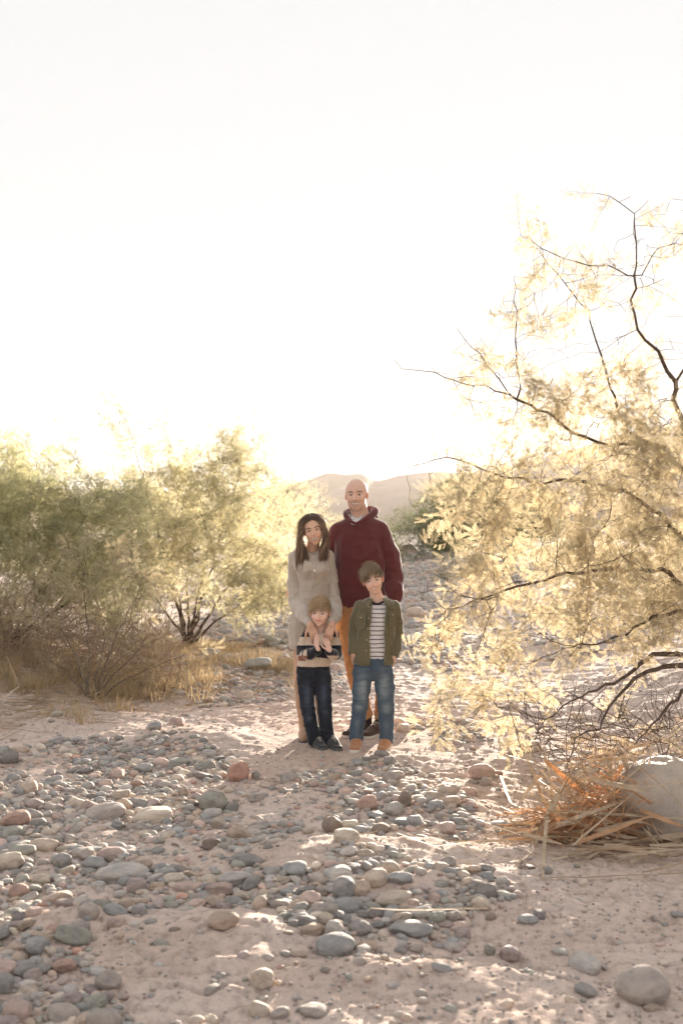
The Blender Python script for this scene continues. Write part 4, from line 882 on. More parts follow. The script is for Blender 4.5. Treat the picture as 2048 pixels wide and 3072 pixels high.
def build_head(s, center, H, yaw, roll, pitch, skin, hairc, neck_to, kind, smile=1.0, wid=1.0, teeth=True, iris=(0.10, 0.07, 0.04), neck_r=0.26, h=None, browr=0.016):
    M, c = frame(center, yaw, roll, pitch); ntl = (M.T @ (np.array(neck_to) - c)) / H
    child = kind == 'child'
    jr = 0.20 if not child else 0.18; ez = 0.0 if not child else -0.04; ex = 0.135 if not child else 0.14; es = 1.0 if not child else 1.05
    mz = ez - 0.265 if not child else ez - 0.235; nz = ez - 0.145 if not child else ez - 0.125; mw = 0.125 if kind != 'child' else 0.105; ns = {'man': 1.1, 'woman': 0.92, 'child': 0.82}[kind]
    def fn(g):
        X, Y, Z = g; d = ell(g, (0, 0.07, 0.115), (0.335 * wid, 0.415, 0.385))
        d = smin(d, ell(g, (0, -0.09, -0.12), (0.275 * wid, 0.275, 0.31)), 0.08)
        d = smin(d, ell(g, (0, -0.10, -0.31), (jr * wid * (1.24 if kind == 'man' else 1.02), 0.215, 0.165)), 0.10)
        d = smin(d, ell(g, (0, -0.255, -0.43), (0.09 if kind == 'man' else 0.075, 0.05, 0.055)), 0.09)
        for sx in (-1, 1):
            d = smin(d, ell(g, (sx * 0.165 * wid, -0.255, ez - 0.13), (0.085, 0.075, 0.075)), 0.07)          # cheek
            d = smin(d, cone(g, (sx * 0.05, -0.335, ez + 0.085), (sx * 0.19, -0.275, ez + 0.09), 0.03, 0.02), 0.05)  # brow ridge
            d = smax(d, -ell(g, (sx * ex, -0.385, ez), (0.078 * es, 0.062, 0.048)), 0.045)                     # socket
            d = smin(d, ell(g, (sx * ex, -0.268, ez), (0.066 * es, 0.066 * es, 0.060 * es)), 0.012)                # lids
            d = smax(d, -ell(g, (sx * ex, -0.36, ez - 0.004), (0.058 * es, 0.075, (0.0105 if kind == 'man' else 0.013 if smile > 0.6 else 0.0165) * es)), 0.006)   # lid opening
        d = smin(d, cone(g, (0, -0.325, ez + 0.05), (0, -0.425, nz + 0.015), 0.026 * ns, 0.040 * ns), 0.035)     # nose
        d = smin(d, ell(g, (0, -0.43, nz), (0.042 * ns, 0.042, 0.036)), 0.02)
        for sx in (-1, 1): d = smin(d, ell(g, (sx * 0.050 * ns, -0.385, nz - 0.008), (0.030 * ns, 0.038, 0.026)), 0.018)
        d = smin(d, ell(g, (0, -0.31, mz), (0.12, 0.075, 0.085)), 0.05)                                          # muzzle
        n = 9; ts = np.linspace(-1, 1, n); up = [(t * mw, -0.385 + 0.085 * t * t, mz + 0.012 + smile * 0.035 * t * t - 0.006 * (abs(t) < 0.15)) for t in ts]
        gap = 0.052 * smile if teeth else 0.008
        lw = [(t * mw, -0.382 + 0.085 * t * t, mz - gap * (1 - t * t) - 0.016 + smile * 0.035 * t * t) for t in ts]
        if teeth:
            for i in range(n - 1):
                a = (np.array(up[i]) + lw[i]) / 2; b = (np.array(up[i + 1]) + lw[i + 1]) / 2; r = 0.027 * (1 - ts[i] ** 2) + 0.003; r2 = 0.027 * (1 - ts[i + 1] ** 2) + 0.003
                d = smax(d, -cone(g, a, b, r, r2, 2.4), 0.008)
        d = smin(d, chain(g, up, [0.013 - 0.008 * abs(t) for t in ts], 0.005), 0.006); d = smin(d, chain(g, lw, [0.016 - 0.010 * abs(t) for t in ts], 0.005), 0.008)
        for sx in (-1, 1):                                                                                        # ears
            e = ell(g, (sx * 0.338 * wid, 0.035, ez - 0.045), (0.030, 0.075, 0.115), -sx * 0.14); e = smax(e, -ell(g, (sx * 0.380 * wid, 0.01, ez - 0.03), (0.028, 0.045, 0.075)), 0.015); d = smin(d, e, 0.03)
        d = smin(d, cone(g, (0, 0.10, -0.25), ntl, neck_r, neck_r * 1.08), 0.05)
        d = smin(d, cone(g, ntl, ntl + np.array([0, 0.02, -0.25]), neck_r * 1.1, neck_r * 1.7), 0.12)
        return d
    lo = np.minimum([-0.48, -0.52, -0.56], ntl - 0.55); lo[0] = max(lo[0], -0.75); hi = np.maximum([0.48, 0.56, 0.56], ntl + 0.4)
    hi[0] = min(hi[0], 0.8); lo[2] = max(lo[2], -1.25); lo[1] = max(lo[1], -0.55); hi[1] = min(hi[1], 0.75)
    V, Q = sculpt(fn, lo, hi, h or 0.0105)
    C_ = np.tile(np.array(skin, float), (len(V), 1))
    def blend(center, r, colr, w):
        q = np.sqrt((((V - center) / r) ** 2).sum(1)); k = (1 - sstep(0.5, 1.0, q))[:, None] * w; C_[:] = C_ * (1 - k) + np.array(colr) * k
    sk = np.array(skin)
    for sx in (-1, 1):
        blend((sx * 0.17, -0.30, ez - 0.14), (0.12, 0.2, 0.10), sk * np.array([1.05, 0.84, 0.80]), 0.35)
        blend((sx * 0.355 * wid, 0.02, ez - 0.05), (0.09, 0.12, 0.17), sk * np.array([1.12, 0.70, 0.60]), 0.5)
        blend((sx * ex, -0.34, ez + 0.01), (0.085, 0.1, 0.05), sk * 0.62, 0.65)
        blend((sx * ex, -0.345, ez + 0.012), (0.062, 0.1, 0.020), (0.05, 0.03, 0.02), 0.75 if kind == 'woman' else 0.5)   # lash line
    blend((0, -0.43, nz), (0.07, 0.1, 0.06), sk * np.array([1.04, 0.88, 0.84]), 0.3)
    for sx in (-1, 1): blend((sx * 0.026, -0.44, nz - 0.034), (0.016, 0.05, 0.012), sk * 0.25, 0.8)                     # nostrils
    lipc = {'woman': sk * np.array([0.80, 0.36, 0.34]), 'man': sk * np.array([0.68, 0.42, 0.38]), 'child': sk * np.array([0.80, 0.38, 0.36])}[kind]
    tt = np.clip(V[:, 0] / mw, -1.15, 1.15); zc = mz + smile * 0.035 * tt ** 2 - (0.010 * smile * (1 - tt ** 2) if teeth else 0)
    k = ((1 - sstep(0.85, 1.12, np.abs(V[:, 0] / mw))) * (1 - sstep(0.026, 0.040, np.abs(V[:, 2] - zc))) * (V[:, 1] < -0.26))[:, None]; C_ = C_ * (1 - k * 0.8) + lipc * k * 0.8
    k = ((1 - sstep(0.8, 1.0, np.abs(V[:, 0] / mw))) * (1 - sstep(0.004, 0.012, np.abs(V[:, 2] - zc))) * (V[:, 1] < -0.26))[:, None] * (0.0 if teeth else 0.75); C_ = C_ * (1 - k) + sk * 0.28 * k
    if kind == 'man':
        q = ((V[:, 2] < -0.16) & (V[:, 1] < 0.1) & (V[:, 2] > -0.52)); kk = (q * 0.16)[:, None]; C_ = C_ * (1 - kk) + np.array([0.16, 0.12, 0.11]) * kk
        q = sstep(0.16, 0.26, V[:, 2] + 0.25 * V[:, 1])[:, None] * 0.0; C_ = C_ * (1 - q) + np.array([0.3, 0.24, 0.21]) * q
    T = lambda A: (np.asarray(A) * H) @ M.T + c
    s.skin.append((T(V), Q, C_))
    # eyes
    for sx in (-1, 1):
        P_, F_ = ico(4); e = P_ * 0.058 * es; ec = np.full((len(P_), 3), 0.55) * np.array([1, 0.96, 0.93]); ang = np.degrees(np.arccos(np.clip(-(P_[:, 1]) , -1, 1)))
        ec[ang < 25] = iris; ec[ang < 12] = (0.01, 0.01, 0.01); ec[ang > 55] = (0.5, 0.36, 0.32)
        o = link('eye', mesh_np('eye', T(e + np.array([sx * ex, -0.272, ez])), F_, True, ec, M_EYE), s.root)
    # brows
    rs = np.random.RandomState(int(center[0] * 1000) % 1000 + 5)
    for sx in (-1, 1):
        pa, ra = [], []
        for i in range(130):
            t = rs.rand(); bx = sx * (0.055 + 0.155 * t); bz = ez + 0.082 + 0.026 * math.sin(min(1, t * 1.25) * 2.2) - 0.03 * max(0, t - 0.7) + rs.normal(0, 0.0065); by = -0.376 + 0.10 * t * t
            p0 = np.array([bx, by, bz]); p1 = p0 + np.array([sx * 0.03, 0.008, 0.008 * (1 - 2 * t)]); pa.append(T([p0, (p0 + p1) / 2 + [0, -0.003, 0], p1])); ra.append([0.0045 * H, 0.004 * H, 0.001 * H])
        if browr > 0.012:
            v, f, cc = tubes_np(pa, [np.array(r) * browr / 0.016 for r in ra], 3, [np.array(hairc) * 0.8] * len(pa)); link('eyebrow', mesh_np('eyebrow', v, f, True, cc, M_HAIR), s.root)
        else:
            v, f, cc = tubes_np(pa, [np.array(r) * 0.55 for r in ra], 3, [np.array(hairc)] * len(pa)); link('eyebrow', mesh_np('eyebrow', v, f, True, cc, M_HAIR), s.root)
    if teeth:
        n = 9; ts = np.linspace(-0.86, 0.86, n); P_ = T([(t * mw, -0.368 + 0.085 * t * t, mz + smile * 0.034 * t * t - 0.010) for t in ts]); 
        v, f, _ = tubes_np([P_], [np.array([0.026 * (1 - 0.6 * abs(t)) for t in ts]) * H], 6); link('teeth', mesh_np('teeth', v, f, True, None, M_TEETH), s.root)
    return M, c, T
def strands(s, T, paths, rads, cols, name='hair'):
    v, f, cc = tubes_np([T(p) for p in paths], rads, 3, cols); return v, f, cc
def hand(wrist, palm_dir, back_n, size, curl=0.25, spread=0.12, thumb=1, bend=None):
    """returns a distance function of a hand: a palm, four jointed fingers of different length and a thumb leaving the palm's side"""
    d = np.array(palm_dir, float); d /= np.linalg.norm(d); nrm = np.array(back_n, float); nrm -= d * (nrm @ d); nrm /= np.linalg.norm(nrm); side = np.cross(d, nrm) * thumb
    w = np.array(wrist, float); S = size
    segs = []                                    # (a, b, ra, rb)
    pc = w + d * 0.26 * S
    pts = []
    for i, (off, ln) in enumerate(((0.155, 0.42), (0.055, 0.47), (-0.05, 0.44), (-0.15, 0.34))):
        k = w + d * (0.50 - 0.02 * abs(i - 1)) * S + side * off * S; r = (0.052 - 0.004 * (i == 3)) * S; fd = d + side * spread * off * 5; fd /= np.linalg.norm(fd)
        segs.append((w + d * 0.08 * S + side * off * 0.55 * S, k, 0.075 * S, 0.060 * S)); a = k; ang = 0
        for j, fr in enumerate((0.44, 0.32, 0.24)):
            ang += (curl if np.isscalar(curl) else curl[i]) * (0.6 + 0.5 * j); dd = fd * math.cos(ang) - nrm * math.sin(ang); b = a + dd * ln * fr * S * 1.02; segs.append((a, b, r, r * 0.9)); a = b; r *= 0.9
    a = w + d * 0.12 * S + side * 0.13 * S; td = d * 0.62 + side * 0.75 - nrm * 0.25; td /= np.linalg.norm(td); b = a + td * 0.20 * S; td2 = td * 0.6 + d * 0.5 - nrm * 0.15; td2 /= np.linalg.norm(td2); e = b + td2 * 0.17 * S; f_ = e + (td2 * 0.6 + d * 0.5) * 0.12 * S
    th = [(a, b, 0.075 * S, 0.058 * S), (b, e, 0.058 * S, 0.050 * S), (e, f_, 0.050 * S, 0.040 * S)]
    def fn(g):
        D = None
        for q, (a_, b_, ra, rb) in enumerate(segs):
            c_ = cone(g, a_, b_, ra, rb); k = 0.03 * S if q % 4 == 0 else 0.008 * S; D = c_ if D is None else smin(D, c_, k)
        for a_, b_, ra, rb in th: D = smin(D, cone(g, a_, b_, ra, rb), 0.02 * S)
        return D
    P_ = np.array([q for sg in segs + th for q in sg[:2]]); return fn, P_
def add_hand(s, wrist, palm_dir, back_n, size, skin, forearm=None, fr=(0.03, 0.035), **kw):
    fn, P_ = hand(wrist, palm_dir, back_n, size, **kw)
    if forearm is not None:
        f2 = fn; fn = lambda g: smin(f2(g), cone(g, wrist, forearm, fr[0], fr[1]), 0.012); P_ = np.vstack([P_, [wrist], [np.array(wrist) + (np.array(forearm) - wrist) * 0.5]])
    V, Q = sculpt(fn, P_.min(0) - 0.04, P_.max(0) + 0.04, 0.0028 if size > 0.13 else 0.0022)
    c = np.tile(np.array(skin, float), (len(V), 1)); k = (0.5 + 0.5 * fbm3(V, 60, 3, 2))[:, None]; c = c * (1 - 0.15 * k); s.skin.append((V, Q, c))
def finish_skin(s, links=()):
    """one mesh; every hand or leg is joined to the trunk by skin that runs inside the clothes. links: (piece number, path of points, radius)"""
    off = np.cumsum([0] + [len(q[0]) for q in s.skin]); V = np.concatenate([q[0] for q in s.skin]); C_ = np.concatenate([q[2] for q in s.skin]); Fq = [q[1] + off[i] for i, q in enumerate(s.skin)]
    xV, xF, n0 = [], [], len(V); taken = []
    for (i, path, r) in links:
        path = [np.asarray(q, float) for q in path]; rings = []
        for (pc_, tgt) in ((i, path[0]), (0, path[-1])):
            cen = V[Fq[pc_]].mean(1); d = np.linalg.norm(cen - tgt, axis=1)
            for q in taken: d[np.linalg.norm(cen - q, axis=1) < 0.008] += 9
            j = int(d.argmin()); taken.append(cen[j]); rings.append(list(Fq[pc_][j])); Fq[pc_] = np.delete(Fq[pc_], j, 0)
        prev = rings[0][::-1]
        for a, q in enumerate(path[1:-1]):
            t = path[a + 2] - path[a]; t /= np.linalg.norm(t); x = np.cross(t, [0.2, 1, 0.1]); x /= np.linalg.norm(x); y = np.cross(t, x); id_ = n0 + len(xV)
            xV += [q + r * x, q + r * y, q - r * x, q - r * y]; cur = [id_, id_ + 1, id_ + 2, id_ + 3]
            for e_ in range(4): xF.append([prev[e_], prev[(e_ + 1) % 4], cur[(e_ + 1) % 4], cur[e_]])
            prev = cur
        cur = rings[1]
        for e_ in range(4): xF.append([prev[e_], prev[(e_ + 1) % 4], cur[(e_ + 1) % 4], cur[e_]])
    F = np.concatenate(Fq + ([np.array(xF)] if xF else []))
    if xV: V = np.concatenate([V, np.array(xV)]); C_ = np.concatenate([C_, np.tile(C_[0], (len(xV), 1))])
    link('body', mesh_np('body', V, F, True, C_, M_SKIN), s.root)
def garment(s, name, fn, lo, hi, h, mat, colf, wr=0.0, wf=(10, 10, 10), seed=0, label=None, wz=None):
    V, Q = sculpt(fn, lo, hi, h)
    if wr: V = wrinkle(V, Q, wr, wf, seed, *(wz or (None, None)))
    c = colf(V) if callable(colf) else np.tile(np.array(colf, float), (len(V), 1))
    return s.part(name, V, Q, c, mat, label)
def shoe(s, heel, toe, L, wd, ht, upper, sole_m, name='shoe', collar=0.0, lab=None, laces=False, um=None):
    heel = np.array(heel, float); toe = np.array(toe, float); d = toe - heel; d[2] = 0; d /= np.linalg.norm(d); sd = np.array([-d[1], d[0], 0]); toe = heel + d * L
    def fu(g):
        X, Y, Z = g; a = cone(g, heel + d * wd * 0.5 + [0, 0, ht * 0.42], heel + d * L * 0.45 + [0, 0, ht * 0.45], wd * 0.44, wd * 0.44)
        b = cone(g, heel + d * L * 0.4 + [0, 0, ht * 0.42], toe - d * wd * 0.55 + [0, 0, ht * 0.26], wd * 0.47, wd * 0.44); r = smin(a, b, 0.02)
        r = smin(r, cone(g, heel + d * wd * 0.62 + [0, 0, ht * 0.5], heel + d * wd * 0.55 + [0, 0, ht * 0.98], wd * 0.42, wd * 0.38), 0.03)
        s_ = (X - heel[0]) * d[0] + (Y - heel[1]) * d[1]; top = Z - ht * (1.0 - 0.52 * sstep(0.35 * L, 0.85 * L, s_)); r = smax(r, top, 0.012); return smax(r, 0.016 - Z, 0.004)
    def fs(g):
        a = cone(g, heel + d * wd * 0.5, heel + d * L * 0.45, wd * 0.46, wd * 0.43); b = cone(g, heel + d * L * 0.45, toe - d * wd * 0.5, wd * 0.46, wd * 0.48); r = smin(a, b, 0.015)
        return smax(smax(r, g[2] - 0.024, 0.004), -0.002 - g[2], 0.004)
    lo = np.minimum(heel, toe) - wd; hi = np.maximum(heel, toe) + wd; lo[2] = heel[2] - 0.01; hi[2] = heel[2] + ht + 0.03
    base = heel[2]
    f1 = lambda g: fu((g[0], g[1], g[2])); V, Q = sculpt(f1, lo, hi, 0.004); c = np.tile(np.array(upper, float), (len(V), 1))
    o = s.part(name, V, Q, c, um or M_SUEDE, lab)
    V, Q = sculpt(fs, lo, hi, 0.004); link('sole', mesh_np('sole', V, Q, True, None, sole_m), o)
    if laces:
        pa = []
        for i in range(4):
            t = 0.34 + 0.08 * i; m_ = heel + d * L * t + [0, 0, ht * (1.0 - 0.12 * i) + 0.004]; pa.append(np.array([m_ - sd * wd * 0.25 - [0, 0, 0.006], m_ + [0, 0, 0.006], m_ + sd * wd * 0.25 - [0, 0, 0.006]]))
        v, f, _ = tubes_np(pa, [np.full(3, 0.003)] * 4, 5); link('laces', mesh_np('laces', v, f, True, None, M_RUBBER2 if upper[0] > 0.2 else M_RUBBER), o)
    return o
# ------------------------------------------------------------------ hair
SCALP_C, SCALP_R = np.array([0, 0.07, 0.115]), np.array([0.335, 0.415, 0.385])
def hairline(x, y): return np.interp(y, [-0.45, -0.28, -0.20, -0.10, 0.06, 0.16, 0.30, 0.5], [0.30, 0.275, 0.16, 0.05, 0.05, -0.12, -0.24, -0.27])
def short_hair(s, T, H, wid, col, seed, sweep=(-0.9, -0.55, 0), n=2600, length=0.36, off=0.022, frin=1.0):
    rs = np.random.RandomState(seed); R = SCALP_R * np.array([wid, 1, 1]) * 1.012
    P = rs.normal(0, 1, (n * 3, 3)); P /= np.linalg.norm(P, axis=1)[:, None]; P = SCALP_C + P * R; P = P[P[:, 2] > hairline(P[:, 0], P[:, 1]) + rs.normal(0, 0.012, len(P))][:n]
    def capf(g):
        d = ell(g, SCALP_C, R + 0.012); X, Y, Z = g; return smax(d, np.interp(np.ravel(Y), [-0.45, -0.28, -0.20, -0.10, 0.06, 0.16, 0.30, 0.5], [0.30, 0.275, 0.16, 0.05, 0.05, -0.12, -0.24, -0.27])[None, :, None] + 0.02 - Z, 0.02)
    V, Q = sculpt(capf, (-0.42, -0.42, -0.35), (0.42, 0.55, 0.56), 0.02)
    cv = T(V); cc0 = np.tile(np.array(col) * 0.7, (len(V), 1))
    paths, rads, cols = [], [], []; sw = np.array(sweep, float)
    for p in P:
        top = sstep(0.10, 0.34, p[2]); L_ = length * (0.30 + 0.70 * top) * rs.uniform(0.7, 1.15); q = p.copy(); pts = [q.copy()]; ns_ = 7; jit = rs.normal(0, 0.10, 3)
        for i in range(ns_):
            nrm = (q - SCALP_C) / R ** 2; nrm /= np.linalg.norm(nrm); front = 1.0 if q[1] > -0.30 else 0.35
            d = top * sw * front + (1 - top) * np.array([0, 0.15 * (1 if q[1] > 0 else -1), -1.0]) + jit + np.array([0, 0, -0.5 * (i / ns_) * top]); d -= nrm * (d @ nrm) * (1.0 if q[2] > 0.05 else 0.6); d /= np.linalg.norm(d)
            q = q + d * L_ / ns_; u = (q - SCALP_C) / R; ul = np.linalg.norm(u); lift = off * (1.0 + 1.3 * top * math.sin(math.pi * min(1, (i + 1) / ns_ * 0.8)))
            if ul < 1.0 + lift * 2.6 or q[2] > 0.28: q = SCALP_C + u / ul * (1 + lift * 2.6) * R
            pts.append(q.copy())
        r = H * rs.uniform(0.006, 0.010); paths.append(T(np.array(pts))); rads.append(np.linspace(1, 0.25, len(pts)) * r); b = rs.uniform(0.65, 1.5)
        g_ = np.linspace(0.75, 1.2, len(pts))[:, None]; cols.append(np.array(col) * b * g_)
    for q in rs.randint(0, len(paths), 320):           # loose hairs that stand off the rest
        P_ = paths[q]; o_ = (P_ - T(SCALP_C)); o_ /= np.linalg.norm(o_, axis=1)[:, None] + 1e-9; g2 = np.linspace(0, 1, len(P_))[:, None] ** 1.5
        paths.append(P_ + o_ * g2 * H * rs.uniform(0.03, 0.12) + rs.normal(0, 0.02 * H, 3) * g2); rads.append(rads[q] * 0.42); cols.append(cols[q] * 1.3)
    v, f, cc = tubes_np(paths, rads, 3, cols); V2 = np.concatenate([v, cv]); Q2 = np.concatenate([f, Q + len(v)]); link('hair', mesh_np('hair', V2, Q2, True, np.concatenate([cc, cc0]), M_HAIR), s.root)
def long_hair(s, M, T, H, seed, col0, col1):
    rs = np.random.RandomState(seed); dn = M.T @ np.array([0, 0, -1.0]); R = SCALP_R * 1.03; paths, rads, cols = [], [], []
    def capf(g):
        X, Y, Z = g; d = ell(g, SCALP_C, R - 0.005); return smax(d, np.interp(np.ravel(Y), [-0.45, -0.33, -0.22, -0.12, -0.02, 0.5], [0.46, 0.44, 0.37, 0.05, -0.35, -0.4])[None, :, None] - 1.4 * X * X * (Y < -0.1) - Z, 0.03)
    V, Q = sculpt(capf, (-0.45, -0.45, -0.45), (0.45, 0.6, 0.6), 0.02); cv = T(V)
    for k in range(3000):
        sd = -1 if rs.rand() < 0.56 else 1; y0 = rs.uniform(-0.285, 0.40) if rs.rand() < 0.6 else rs.uniform(-0.29, -0.18)
        yn = (y0 - SCALP_C[1]) / R[1]; cs = math.sqrt(max(0.05, 1 - yn * yn)); pts = []; puff = rs.uniform(0.0, 0.09)
        for a in np.linspace(0.02, 1.35, 6): cz = cs + (max(cs, 0.80) - cs) * sstep(0.2, 1.0, a); pts.append(SCALP_C + np.array([sd * (R[0] + puff + 0.01) * math.sin(a) * cz + 0.02 * (1 - a), yn * R[1] * (1 - 0.30 * sstep(0.3, 1.3, a) * (yn < -0.4)), (R[2] + puff * 0.6) * (cs + 0.12 * (1 - cs)) * math.cos(a)]))
        p5 = pts[-1]; tx = (rs.uniform(-0.56, -0.12) if sd < 0 else rs.uniform(0.20, 0.50)); ty = rs.uniform(-0.36, 0.10) if rs.rand() < 0.8 else rs.uniform(0.1, 0.3); tl = rs.uniform(0.85, 1.28) if sd < 0 else rs.uniform(0.8, 1.12)
        tgt = np.array([tx, ty, 0]) + dn * tl; out = sd * rs.uniform(0.38, 0.52); m1 = np.array([out, min(p5[1], 0.15) * 0.8 - 0.04, 0]) + dn * 0.25; m2 = np.array([0.55 * out + 0.45 * tx, 0.5 * (m1[1] + ty), 0]) + dn * (0.25 + 0.38 * (tl - 0.25))
        ctl = np.array(pts + [m1, m2, tgt]); t0 = np.linspace(0, 1, len(ctl)); t1 = np.linspace(0, 1, 22); P = np.stack([np.interp(t1, t0, ctl[:, c]) for c in range(3)], 1)
        P[1:-1] = (P[:-2] + 2 * P[1:-1] + P[2:]) / 4; P[1:-1] = (P[:-2] + 2 * P[1:-1] + P[2:]) / 4
        lock = int(tx * 14) * 1.7 + int(ty * 6); w = np.clip((t1 - 0.45) / 0.3, 0, 1); P[:, 0] += w * 0.05 * np.sin(t1 * 19 + lock + rs.normal(0, 0.25)); P[:, 1] += w * 0.045 * np.cos(t1 * 19 + lock)
        r = H * rs.uniform(0.006, 0.011); paths.append(T(P)); rads.append(r * np.interp(t1, [0, 0.2, 0.85, 1], [0.7, 1, 0.9, 0.2])); hl = (0.5 + 0.5 * math.sin(lock * 3.1)) * 0.8 + rs.rand() * 0.2
        g_ = np.clip((t1 - 0.25) / 0.5, 0, 1)[:, None] * hl; cols.append((np.array(col0) * (1 - g_) + np.array(col1) * g_) * rs.uniform(0.7, 1.3))
    for q in rs.randint(0, 3000, 300):
        P_ = paths[q]; g2 = np.linspace(0, 1, len(P_))[:, None]; paths.append(P_ + rs.normal(0, 0.05 * H, 3) * g2 ** 0.6 + (M @ np.array([np.sign((P_[-1] - T(np.zeros(3))) @ M[:, 0]) * 0.05 * H * rs.rand(), 0, 0])) * np.sin(g2 * 3)); rads.append(rads[q] * 0.4); cols.append(cols[q] * 1.25)
    v, f, cc = tubes_np(paths, rads, 3, cols); V2 = np.concatenate([v, cv]); Q2 = np.concatenate([f, Q + len(v)]); link('hair', mesh_np('hair', V2, Q2, True, np.concatenate([cc, np.tile(np.array(col0) * 0.7, (len(cv), 1))]), M_HAIR), s.root)

def bounds(pts, pad): P = np.array(pts); return P.min(0) - pad, P.max(0) + pad
# ------------------------------------------------------------------ the man
SK_M, SK_W, SK_B1, SK_B2 = (0.72, 0.47, 0.36), (0.70, 0.44, 0.31), (0.82, 0.57, 0.46), (0.80, 0.545, 0.43)
m = Person(1075, 2208, 7.20, 'tall bald man in a maroon hoodie and tan trousers at the back of the family'); m.set_floor(); p = m.P
M_, c_, T_ = build_head(m, p(1069, 1491, -0.04), 0.228, -0.16, -0.04, 0.02, SK_M, (0.13, 0.09, 0.07), p(1080, 1560, 0.03), 'man', smile=0.8, wid=1.02, browr=0.010, neck_r=0.27)
HOOD = (0.13, 0.03, 0.032); TAN = (0.50, 0.26, 0.115)
rt = m.rows([(1080, 1552, 34, 0.06, 0.03), (1079, 1562, 47, 0.090, 0.03), (1077, 1578, 60, 0.112, 0.02), (1076, 1602, 67, 0.128, 0.01), (1076, 1660, 71, 0.142, 0), (1076, 1740, 71, 0.145, 0), (1077, 1800, 72, 0.142, 0), (1077, 1815, 70, 0.138, 0), (1077, 1820, 66, 0.130, 0), (1077, 1831, 65, 0.128, 0)])
armR = [p(1138, 1598, 0.01), p(1171, 1670, 0.03), p(1180, 1740, 0.0), p(1180, 1778, -0.06), p(1182, 1787, -0.08), p(1183, 1796, -0.09)]; rR = [0.070, 0.065, 0.060, 0.054, 0.044, 0.042]
armL = [p(1014, 1602, 0.01), p(990, 1670, 0.10), p(960, 1735, 0.18), p(920, 1760, 0.17)]; rL = [0.066, 0.060, 0.056, 0.045]
def spline(P, n):
    P = np.array(P); Q = np.vstack([2 * P[0] - P[1], P, 2 * P[-1] - P[-2]]); o = []
    for i in range(1, len(Q) - 2):
        for t in np.linspace(0, 1, n, endpoint=False): o.append(0.5 * (2 * Q[i] + (Q[i + 1] - Q[i - 1]) * t + (2 * Q[i - 1] - 5 * Q[i] + 4 * Q[i + 1] - Q[i + 2]) * t * t + (3 * Q[i] - Q[i - 1] - 3 * Q[i + 1] + Q[i + 2]) * t ** 3))
    return np.array(o + [P[-1]])
hood = spline([p(1064, 1576, -0.110), p(1046, 1564, -0.075), p(1037, 1550, -0.02), p(1044, 1541, 0.06), p(1078, 1536, 0.11), p(1112, 1534, 0.09), p(1124, 1540, 0.03), p(1114, 1552, -0.03), p(1094, 1566, -0.085), p(1067, 1578, -0.110)], 4)
def f_hood(g):
    d = loft(g, rt, 0.02, 2.3); d = smin(d, chain(g, armR, rR, 0.02), 0.05); d = smin(d, chain(g, armL, rL, 0.02), 0.05)
    d = smax(d, -cone(g, p(1072, 1535, -0.06), p(1062, 1567, -0.115), 0.062, 0.026), 0.008); d = smax(d, -cone(g, p(1078, 1550, 0.01), p(1078, 1500, 0.01), 0.080, 0.085), 0.01)
    d = smin(d, chain(g, hood, np.interp(np.linspace(0, 1, len(hood)), [0, 0.2, 0.5, 0.65, 0.85, 1], [0.010, 0.019, 0.024, 0.028, 0.022, 0.010]), 0.006), 0.014)
    return smin(d, ell(g, p(1092, 1556, 0.15), (0.10, 0.05, 0.075)), 0.03)
lo, hi = bounds([p(900, 1830, -0.2), p(1212, 1515, 0.26)], 0.03)
garment(m, 'hoodie', f_hood, lo, hi, 0.0062, M_FLEECE, HOOD, 0.026, (7, 7, 3.6), 11, None, (1.52, 1.36))
garment(m, 't_shirt', lambda g: smax(smin(cone(g, p(1079, 1545, 0.02), p(1064, 1568, -0.070), 0.050, 0.040), loft(g, m.rows([(1078, 1572, 36, 0.07, 0.02), (1077, 1600, 50, 0.09, 0.0)]), 0.01), 0.01), -cone(g, p(1073, 1525, -0.03), p(1064, 1548, -0.085), 0.06, 0.048), 0.004), *bounds([p(1010, 1600, -0.13), p(1140, 1530, 0.13)], 0.01), 0.005, M_COTTON, (0.75, 0.74, 0.73))
def leg(P_, R_): return P_, R_
k = m.k
lgL = [p(1045, 1855, 0), p(1052, 1926, -0.01), p(1063, 1985, -0.015), p(1070, 2038, -0.01), p(1084, 2092, 0.01), p(1100, 2150, 0.02), p(1102, 2164, 0.02)]; rgL = [q / k for q in (37, 33, 29, 25, 22, 16, 13)]
lgR = [p(1110, 1855, 0), p(1124, 1926, -0.01), p(1142, 1985, -0.015), p(1153, 2040, -0.01), p(1150, 2092, 0.01), p(1140, 2150, 0.02), p(1138, 2164, 0.02)]; rgR = [q / k for q in (37, 33, 29, 26, 22, 16, 13)]
garment(m, 'trousers', lambda g: smin(smin(loft(g, m.rows([(1077, 1790, 60, 0.12, 0), (1077, 1850, 66, 0.125, 0), (1077, 1880, 58, 0.10, 0)]), 0.03), chain(g, lgL, rgL, 0.01), 0.02), chain(g, lgR, rgR, 0.01), 0.02),
        *bounds([p(1000, 2175, -0.15), p(1190, 1785, 0.15)], 0.01), 0.006, M_COTTON, TAN, 0.015, (10, 10, 9), 3)
for a in (lgL, lgR): garment(m, 'sock', lambda g, a=a: cone(g, a[-1] + [0, 0, 0.03], a[-1] + [0, 0.01, -0.09], 0.034, 0.033), *bounds([a[-1] + [0, 0, 0.04], a[-1] - [0, 0, 0.1]], 0.06), 0.005, M_KNIT, (0.035, 0.022, 0.02))
shoe(m, p(1112, 2208, 0.07), p(1013, 2208, -0.16) * [1, 1, 0] + [0, 0, p(1112, 2208, 0.07)[2]], 0.29, 0.102, 0.095, (0.075, 0.045, 0.035), M_RUBBER, laces=True)
